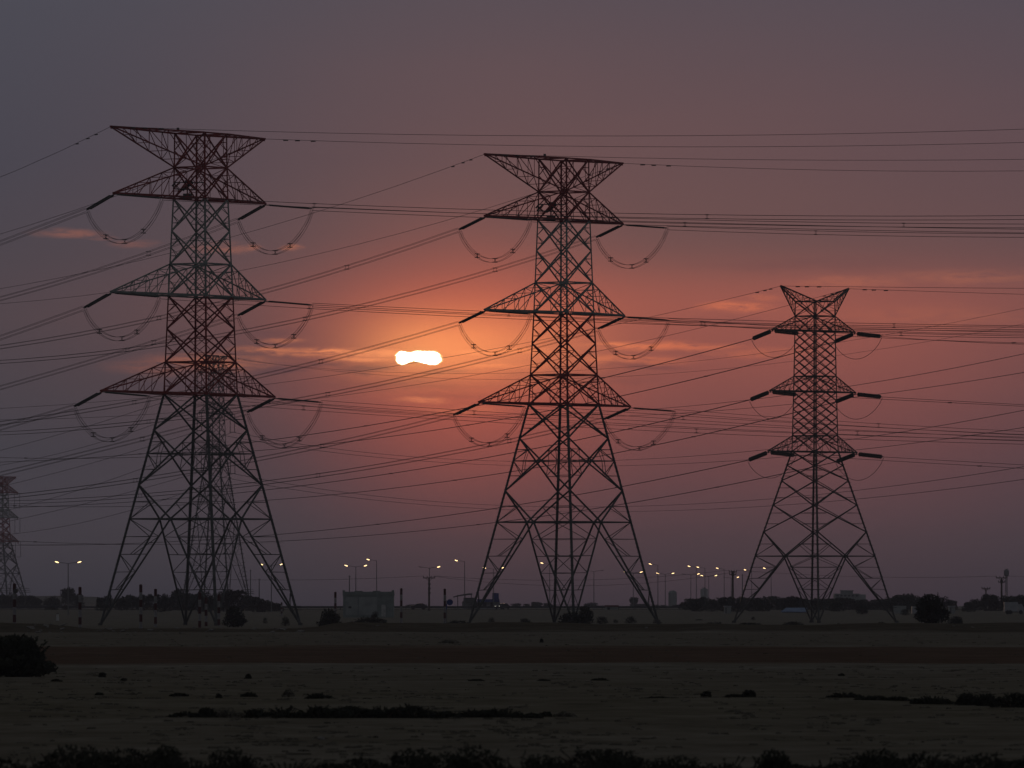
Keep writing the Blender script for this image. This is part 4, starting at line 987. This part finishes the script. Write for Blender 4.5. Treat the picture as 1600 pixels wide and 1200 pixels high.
# pale stones on the bank
rk = random.Random(9)
def make_rock(seed, label, loc, sc):
    rnd = random.Random(seed); B_ = MB(); n_, m_ = 7, 5; b0 = []
    for j in range(m_ + 1):
        th = math.pi * j / m_; ring = []
        for i_ in range(n_):
            ph = 2 * math.pi * i_ / n_ ; r_ = rnd.uniform(0.75, 1.15); ring.append((math.sin(th) * math.cos(ph) * r_, math.sin(th) * math.sin(ph) * r_, math.cos(th) * 0.62 * r_ + 0.3))
        b0.append(ring)
    for j in range(m_):
        for i_ in range(n_): B_.face([b0[j][i_], b0[j + 1][i_], b0[j + 1][(i_ + 1) % n_], b0[j][(i_ + 1) % n_]])
    o = B_.build('stone', [ROCK], None, (0, 0, 0)); o.location = loc; o.scale = (sc * rnd.uniform(1, 1.7), sc, sc * rnd.uniform(0.6, 1)); return tag(o, label, 'stone', 'pale stones along the earth bank')
RK = []
def put_rock(px, py, sc):
    lab = 'one of many rough pale stones scattered along the low earth bank'
    D = rk.uniform(712, 775); x = atx(px, D); g = V((x, D, gz(x, D)))
    if len(RK) < 5: RK.append(make_rock(len(RK) + 70, lab, g, sc))
    else:
        o = dup(RK[rk.randrange(5)], g, lab); o.scale = (sc * rk.uniform(1, 1.8), sc, sc * rk.uniform(0.5, 1)); o.rotation_euler = (rk.uniform(-.3, .3), rk.uniform(-.3, .3), rk.uniform(0, 6.28))
for _ in range(34): put_rock(rk.choice([rk.uniform(40, 100), rk.uniform(150, 215), rk.uniform(215, 480)]), 0, rk.choice([0.1, 0.13, 0.17, 0.22]))
for px in (60, 72, 97, 172, 192, 330, 398, 425, 440, 470): put_rock(px, 0, 0.27)
for px in (540, 590, 1010, 1310, 1490, 1520): put_rock(px, 0, 0.14)
o = make_rock(91, 'single pale stone lying alone on the near field below the weed strip', onground(502, 150), 0.07); o['group'] = None; del o['group']
# low dry growth and clods over the whole near field: nobody could count it
rg = random.Random(33); B = MB()
for _ in range(6500):
    D = 105 * math.exp(rg.random() ** 1.15 * math.log(700 / 105)); px = rg.uniform(-60, 1660)
    if wob(px * 0.04 + D * 0.11, 1.7) + wob(px * 0.11, D * 0.03) < rg.uniform(-1.2, 1.4): continue
    if 322 < D < 470 and rg.random() < 0.85: continue
    x = atx(px, D); z_ = gz(x, D); w = rg.uniform(0.04, 0.2) * (1 + D / 900); h = rg.uniform(0.01, 0.035) * (1 + D / 1200)
    for j in range(4):
        a = rg.uniform(0, 6.28); c, s_ = math.cos(a), math.sin(a); xx = x + rg.uniform(-w, w) * 0.7; yy = D + rg.uniform(-w, w) * 0.7
        B.face([(xx - c * w * 0.5, yy - s_ * w * 0.5, z_ - 0.01), (xx + c * w * 0.5, yy + s_ * w * 0.5, z_ - 0.01), (xx + c * w * 0.25 + rg.uniform(-.02, .02), yy + s_ * w * 0.25, z_ + h * rg.uniform(0.6, 1)), (xx - c * w * 0.3, yy - s_ * w * 0.3, z_ + h)])
o = B.build('dry_weeds', [DRY]); o['kind'] = 'stuff'
#HORIZON-END
# ------------------------------------------------------------------ haze, sky, sun, camera
hz = MB().box(-2150, 2150, -160, 9100, -2.0, 76.0).build('haze', [], None)
hz['kind'] = 'stuff'
hm = bpy.data.materials.new('evening_haze'); hm.use_nodes = True; nt = hm.node_tree; nt.nodes.clear()
ou = nt.nodes.new('ShaderNodeOutputMaterial'); pv = nt.nodes.new('ShaderNodeVolumePrincipled')
pv.inputs['Color'].default_value = (0.68, 0.68, 0.80, 1); pv.inputs['Density'].default_value = 1.0e-4; pv.inputs['Anisotropy'].default_value = 0.0
nt.links.new(pv.outputs[0], ou.inputs['Volume']); hz.data.materials.append(hm)

SUN_AX, SUN_EY = -145.0, 385.0
az, el = SUN_AX / F, SUN_EY / F
def world():
    w = bpy.data.worlds.new('World'); SC.world = w; w.use_nodes = True
    nt = w.node_tree; N = nt.nodes; L = nt.links; N.clear()
    out = N.new('ShaderNodeOutputWorld'); bg = N.new('ShaderNodeBackground'); L.new(bg.outputs[0], out.inputs[0])
    tc = N.new('ShaderNodeTexCoord'); sp = N.new('ShaderNodeSeparateXYZ'); L.new(tc.outputs['Generated'], sp.inputs[0])
    def math_(op, a, b=None, c=None, clamp=False):
        m = N.new('ShaderNodeMath'); m.operation = op; m.use_clamp = clamp
        for i, q in enumerate((a, b, c)):
            if q is None: continue
            if isinstance(q, (int, float)): m.inputs[i].default_value = q
            else: L.new(q, m.inputs[i])
        return m.outputs[0]
    def vec(op, a, b=None):
        m = N.new('ShaderNodeVectorMath'); m.operation = op
        for i, q in enumerate((a, b)):
            if q is None: continue
            if isinstance(q, tuple): m.inputs[i].default_value = q
            else: L.new(q, m.inputs[i])
        return m
    def ramp(fac, stops, interp='LINEAR'):
        r = N.new('ShaderNodeValToRGB'); r.color_ramp.interpolation = interp
        while len(r.color_ramp.elements) < len(stops): r.color_ramp.elements.new(0.5)
        for e, (p, c) in zip(r.color_ramp.elements, stops): e.position = p; e.color = (*c, 1)
        L.new(fac, r.inputs['Fac']); return r.outputs['Color']
    def mix(a, b, f, bl='MIX'):
        m = N.new('ShaderNodeMix'); m.data_type = 'RGBA'; m.blend_type = bl
        for k, q in (('A', a), ('B', b), ('Factor', f)):
            s = m.inputs[k] if k == 'Factor' else [i for i in m.inputs if i.name == k and i.type == 'RGBA'][0]
            if isinstance(q, (int, float)): s.default_value = q
            elif isinstance(q, tuple): s.default_value = (*q, 1)
            else: L.new(q, s)
        return [o for o in m.outputs if o.type == 'RGBA'][0]
    # azimuth and elevation, in units of 1/F radian, as seen from anywhere in the scene
    ax = math_('MULTIPLY', math_('ARCTAN2', sp.outputs['X'], sp.outputs['Y']), F)
    ey = math_('MULTIPLY', math_('ARCSINE', sp.outputs['Z']), F)
    cb = N.new('ShaderNodeCombineXYZ'); L.new(ax, cb.inputs[0]); L.new(ey, cb.inputs[1]); p = cb.outputs[0]
    # ragged warp of the cloud coordinates
    n1 = N.new('ShaderNodeTexNoise'); n1.inputs['Scale'].default_value = 1.0; n1.inputs['Detail'].default_value = 6; n1.inputs['Roughness'].default_value = 0.6
    L.new(vec('MULTIPLY', p, (1 / 70, 1 / 26, 0)).outputs[0], n1.inputs['Vector'])
    wv = vec('MULTIPLY', vec('SUBTRACT', n1.outputs['Color'], (0.5, 0.5, 0.5)).outputs[0], (90, 34, 0)).outputs[0]
    pw = vec('ADD', p, wv).outputs[0]
    ws = vec('ADD', p, vec('MULTIPLY', wv, (0.14, 0.14, 0)).outputs[0]).outputs[0]
    def blob(px, py, sx, sy, src=None, hard=0.0):
        q = vec('MULTIPLY', vec('SUBTRACT', src or pw, (px - CX, HY - py, 0)).outputs[0], (1 / sx, 1 / sy, 0)).outputs[0]
        ln = vec('LENGTH', q).outputs['Value']
        m = N.new('ShaderNodeMapRange'); m.interpolation_type = 'SMOOTHERSTEP'
        m.inputs['From Min'].default_value = hard; m.inputs['From Max'].default_value = 1.0 + (0.06 if hard else 0); m.inputs['To Min'].default_value = 1; m.inputs['To Max'].default_value = 0
        L.new(ln, m.inputs['Value']); return m.outputs[0]
    # dusk gradient by elevation, a little cooler to one side, and three layers of glow round the sun
    X = vec('ADD', p, (CX, 0, 0)).outputs[0]
    bf = math_('DIVIDE', ey, 945.0, clamp=True)
    sky = ramp(bf, [(1 - yy / 945.0, c) for yy, c in reversed(GL['base'])])
    sl_ = N.new('ShaderNodeMapRange'); sl_.inputs['From Min'].default_value = -1200; sl_.inputs['From Max'].default_value = 1200; sl_.inputs['To Min'].default_value = -1.5; sl_.inputs['To Max'].default_value = 1.5
    L.new(ax, sl_.inputs['Value'])
    sv = N.new('ShaderNodeVectorMath'); sv.operation = 'SCALE'; sv.inputs[0].default_value = GL['slope']; L.new(sl_.outputs[0], sv.inputs['Scale'])
    sky = mix(sky, sv.outputs[0], 1.0, 'ADD')
    n2 = N.new('ShaderNodeTexNoise'); n2.inputs['Scale'].default_value = 1.0; n2.inputs['Detail'].default_value = 4
    L.new(vec('MULTIPLY', p, (1 / 380, 1 / 90, 0)).outputs[0], n2.inputs['Vector'])
    soft = math_('ADD', 0.91, math_('MULTIPLY', n2.outputs['Fac'], 0.18))
    for (cx, cy_, s_l, s_r, s_u, s_d), colr in GL['glow']:
        gx = math_('SUBTRACT', ax, cx - CX); gy = math_('SUBTRACT', ey, HY - cy_)
        qx = math_('ADD', math_('MULTIPLY', math_('MAXIMUM', gx, 0.0), 1 / s_r), math_('MULTIPLY', math_('MINIMUM', gx, 0.0), 1 / s_l))
        qy = math_('ADD', math_('MULTIPLY', math_('MAXIMUM', gy, 0.0), 1 / s_u), math_('MULTIPLY', math_('MINIMUM', gy, 0.0), 1 / s_d))
        q = math_('ADD', math_('MULTIPLY', qx, qx), math_('MULTIPLY', qy, qy))
        g = math_('MULTIPLY', math_('EXPONENT', math_('MULTIPLY', q, -1.0)), soft)
        sv = N.new('ShaderNodeVectorMath'); sv.operation = 'SCALE'; sv.inputs[0].default_value = colr; L.new(g, sv.inputs['Scale'])
        sky = mix(sky, sv.outputs[0], 1.0, 'ADD')
    dx = math_('SUBTRACT', ax, SUN_AX); dy = math_('SUBTRACT', ey, SUN_EY)
    rn = math_('DIVIDE', math_('SQRT', math_('ADD', math_('MULTIPLY', dx, dx), math_('MULTIPLY', dy, dy))), 1600.0, clamp=True)
    # clouds catching the light, and grey undersides
    pw2 = vec('ADD', p, vec('MULTIPLY', wv, (0.6, 0.42, 0)).outputs[0]).outputs[0]
    lit = None
    for (px, py, sx, sy, st) in GL['lit']:
        q = math_('MULTIPLY', blob(px, py, sx, sy, pw2), st); lit = q if lit is None else math_('MAXIMUM', lit, q)
    n3 = N.new('ShaderNodeTexNoise'); n3.inputs['Scale'].default_value = 1.0; n3.inputs['Detail'].default_value = 9; n3.inputs['Roughness'].default_value = 0.7; n3.inputs['Distortion'].default_value = 0.6
    L.new(vec('MULTIPLY', p, (1 / 55, 1 / 9, 0)).outputs[0], n3.inputs['Vector'])
    m3 = N.new('ShaderNodeMapRange'); m3.inputs['From Min'].default_value = 0.34; m3.inputs['From Max'].default_value = 0.54; L.new(n3.outputs['Fac'], m3.inputs['Value'])
    lit = math_('MULTIPLY', lit, m3.outputs[0])
    lc = ramp(rn, [(0.0, (0.40, 0.15, 0.05)), (0.10, (0.42, 0.12, 0.025)), (0.25, (0.29, 0.062, 0.008)), (0.45, (0.15, 0.038, 0.006)), (1.0, (0.08, 0.03, 0.01))])
    lv_ = N.new('ShaderNodeVectorMath'); lv_.operation = 'SCALE'; L.new(lc, lv_.inputs[0]); L.new(lit, lv_.inputs['Scale'])
    sky = mix(sky, lv_.outputs[0], 1.0, 'ADD')
    dk = None
    for (px, py, sx, sy, st) in GL['dark']:
        q = math_('MULTIPLY', blob(px, py, sx, sy), st); dk = q if dk is None else math_('MAXIMUM', dk, q)
    sky = mix(sky, mix(sky, (0.58, 0.70, 0.86), 1.0, 'MULTIPLY'), math_('MULTIPLY', dk, math_('ADD', 0.35, math_('MULTIPLY', m3.outputs[0], 0.65))))
    # the sun's disc, seen through a gap in the cloud
    n5 = N.new('ShaderNodeTexNoise'); n5.inputs['Scale'].default_value = 1.0; n5.inputs['Detail'].default_value = 4
    L.new(vec('MULTIPLY', p, (1 / 11, 1 / 8, 0)).outputs[0], n5.inputs['Vector'])
    wsn = vec('ADD', ws, vec('MULTIPLY', vec('SUBTRACT', n5.outputs['Color'], (0.5, 0.5, 0.5)).outputs[0], (9, 6, 0)).outputs[0]).outputs[0]
    sn = None
    for (px, py, sx, sy, wt) in GL['sun']:
        q = math_('MULTIPLY', blob(px, py, 2 * sx, 2 * sy, wsn), wt); sn = q if sn is None else math_('ADD', sn, q)
    mr_ = N.new('ShaderNodeMapRange'); mr_.interpolation_type = 'SMOOTHSTEP'; mr_.inputs['From Min'].default_value = 0.33; mr_.inputs['From Max'].default_value = 0.70
    L.new(sn, mr_.inputs['Value']); sn = mr_.outputs[0]
    halo = math_('POWER', blob(655, 559, 62, 30, p), 2.0)
    sky = mix(sky, (1.0, 0.42, 0.14), math_('MULTIPLY', halo, 0.6))
    sky = mix(sky, (1.7, 1.0, 0.36), math_('MULTIPLY', sn, 2.2, clamp=True))
    sky = mix(sky, (6.5, 5.9, 4.6), math_('MULTIPLY', math_('SUBTRACT', sn, 0.45), 1 / 0.55, clamp=True))
    # the rest of the dome: dusk sky overhead and behind, darker below the horizon
    st = N.new('ShaderNodeTexSky'); st.sky_type = 'NISHITA'; st.sun_disc = False; st.sun_elevation = el; st.sun_rotation = az
    st.dust_density = 4.0
    nis = mix(st.outputs[0], (GL['nis'],) * 3, 1.0, 'MULTIPLY')
    up = N.new('ShaderNodeMapRange'); up.interpolation_type = 'SMOOTHSTEP'; up.inputs['From Min'].default_value = 900; up.inputs['From Max'].default_value = 7000
    L.new(ey, up.inputs['Value'])
    sky = mix(sky, mix(nis, GL['zenith'], 1.0, 'ADD'), up.outputs[0])
    dn = N.new('ShaderNodeMapRange'); dn.inputs['From Min'].default_value = -60; dn.inputs['From Max'].default_value = -400
    L.new(ey, dn.inputs['Value'])
    sky = mix(sky, (0.012, 0.010, 0.010), dn.outputs[0])
    L.new(sky, bg.inputs['Color']); bg.inputs['Strength'].default_value = GL['strength']
    w.cycles.sampling_method = 'MANUAL'; w.cycles.sample_map_resolution = 2048
GL = dict(strength=1.0, nis=0.002, zenith=(0.070, 0.076, 0.080),
#FIT-START
    base=[(0, (0.0699, 0.0704, 0.093)), (250, (0.0607, 0.0606, 0.0825)), (500, (0.0762, 0.0615, 0.0742)), (700, (0.0567, 0.0557, 0.0715)), (850, (0.0699, 0.0616, 0.0785)), (945, (0.0383, 0.038, 0.0553))],
    slope=(-0.0027, -0.0023, -0.0009),
    glow=[((676.0, 548.0, 110.0, 188.0, 55.0, 48.0), (0.5548, 0.2244, 0.0498)), ((722.0, 543.0, 199.0, 202.0, 135.0, 208.0), (0.3736, 0.0438, 0.0)), ((1192.0, 483.0, 650.0, 551.0, 68.0, 317.0), (0.223, 0.0297, 0.0046)), ((832.0, 345.0, 532.0, 1500.0, 356.0, 250.0), (0.1014, 0.0273, 0.0052))],
#FIT-END
    lit=[(110, 365, 85, 12, .65), (160, 371, 40, 9, .6), (205, 382, 60, 11, .35), (350, 388, 80, 14, .4), (392, 386, 22, 10, .45), (455, 388, 22, 9, .7), (1150, 479, 85, 14, 1.15), (1195, 466, 50, 9, .5), (1330, 441, 150, 17, .6), (1520, 434, 200, 20, .7), (1470, 497, 260, 32, .45),
         (520, 551, 150, 12, 1.5), (560, 561, 70, 7, 1.0), (420, 546, 100, 9, 1.0), (440, 533, 60, 6, .6), (330, 566, 160, 24, .75), (790, 549, 150, 8, .6), (1040, 541, 190, 11, 1.15), (960, 538, 60, 8, 1.2), (990, 562, 150, 12, .7), (1190, 552, 130, 14, .6), (660, 625, 75, 8, .7), (240, 575, 110, 20, .45), (600, 551, 60, 12, .9), (720, 640, 120, 12, .35), (780, 572, 120, 6, .4)],
    dark=[(570, 577, 85, 15, 1.0), (500, 572, 60, 9, .9), (640, 602, 240, 20, .55), (430, 575, 90, 10, .8), (900, 590, 200, 22, .45), (1000, 575, 120, 9, .6), (1150, 502, 130, 10, .4), (300, 604, 200, 22, .4), (690, 584, 90, 9, .6), (700, 618, 130, 8, .4), (430, 520, 90, 14, .3), (1250, 415, 260, 14, .25)],
    sun=[(628.5, 560, 11, 10.5, 1.0), (650, 556.8, 18, 8, .80), (672.5, 560, 16.5, 11.5, 1.05), (651, 577, 13, 7, -.85), (676, 580, 22, 7, -.8)])
world()

sl = bpy.data.lights.new('sun', 'SUN'); sl.energy = 0.3; sl.angle = R_(3.0); sl.color = (1.0, 0.62, 0.4)
so = bpy.data.objects.new('sun', sl); COL.objects.link(so)
so.rotation_euler = V((-math.sin(az) * math.cos(el), -math.cos(az) * math.cos(el), -math.sin(el))).to_track_quat('-Z', 'Y').to_euler()
so.location = (0, 0, 60)

cam = bpy.data.cameras.new('camera'); co = bpy.data.objects.new('camera', cam); COL.objects.link(co)
cam.sensor_width = 36; cam.lens = F / 1600 * 36; cam.clip_start = 0.5; cam.clip_end = 40000
co.location = (0, 0, H); co.rotation_euler = (R_(90), 0, 0)
cam.shift_y = (HY - 600) / 1600.0
cam.dof.use_dof = True; cam.dof.focus_distance = 1000.0; cam.dof.aperture_fstop = 7.0
SC.camera = co
SC.view_settings.view_transform = 'Standard'; SC.view_settings.look = 'None'; SC.view_settings.exposure = 0; SC.view_settings.gamma = 1
SC.view_settings.use_curve_mapping = False
SC.render.engine = 'CYCLES'
cy = SC.cycles
cy.max_bounces = 4; cy.diffuse_bounces = 2; cy.glossy_bounces = 2; cy.volume_bounces = 0; cy.transparent_max_bounces = 8
cy.use_denoising = True
try: cy.denoiser = 'OPENIMAGEDENOISE'
except Exception: pass
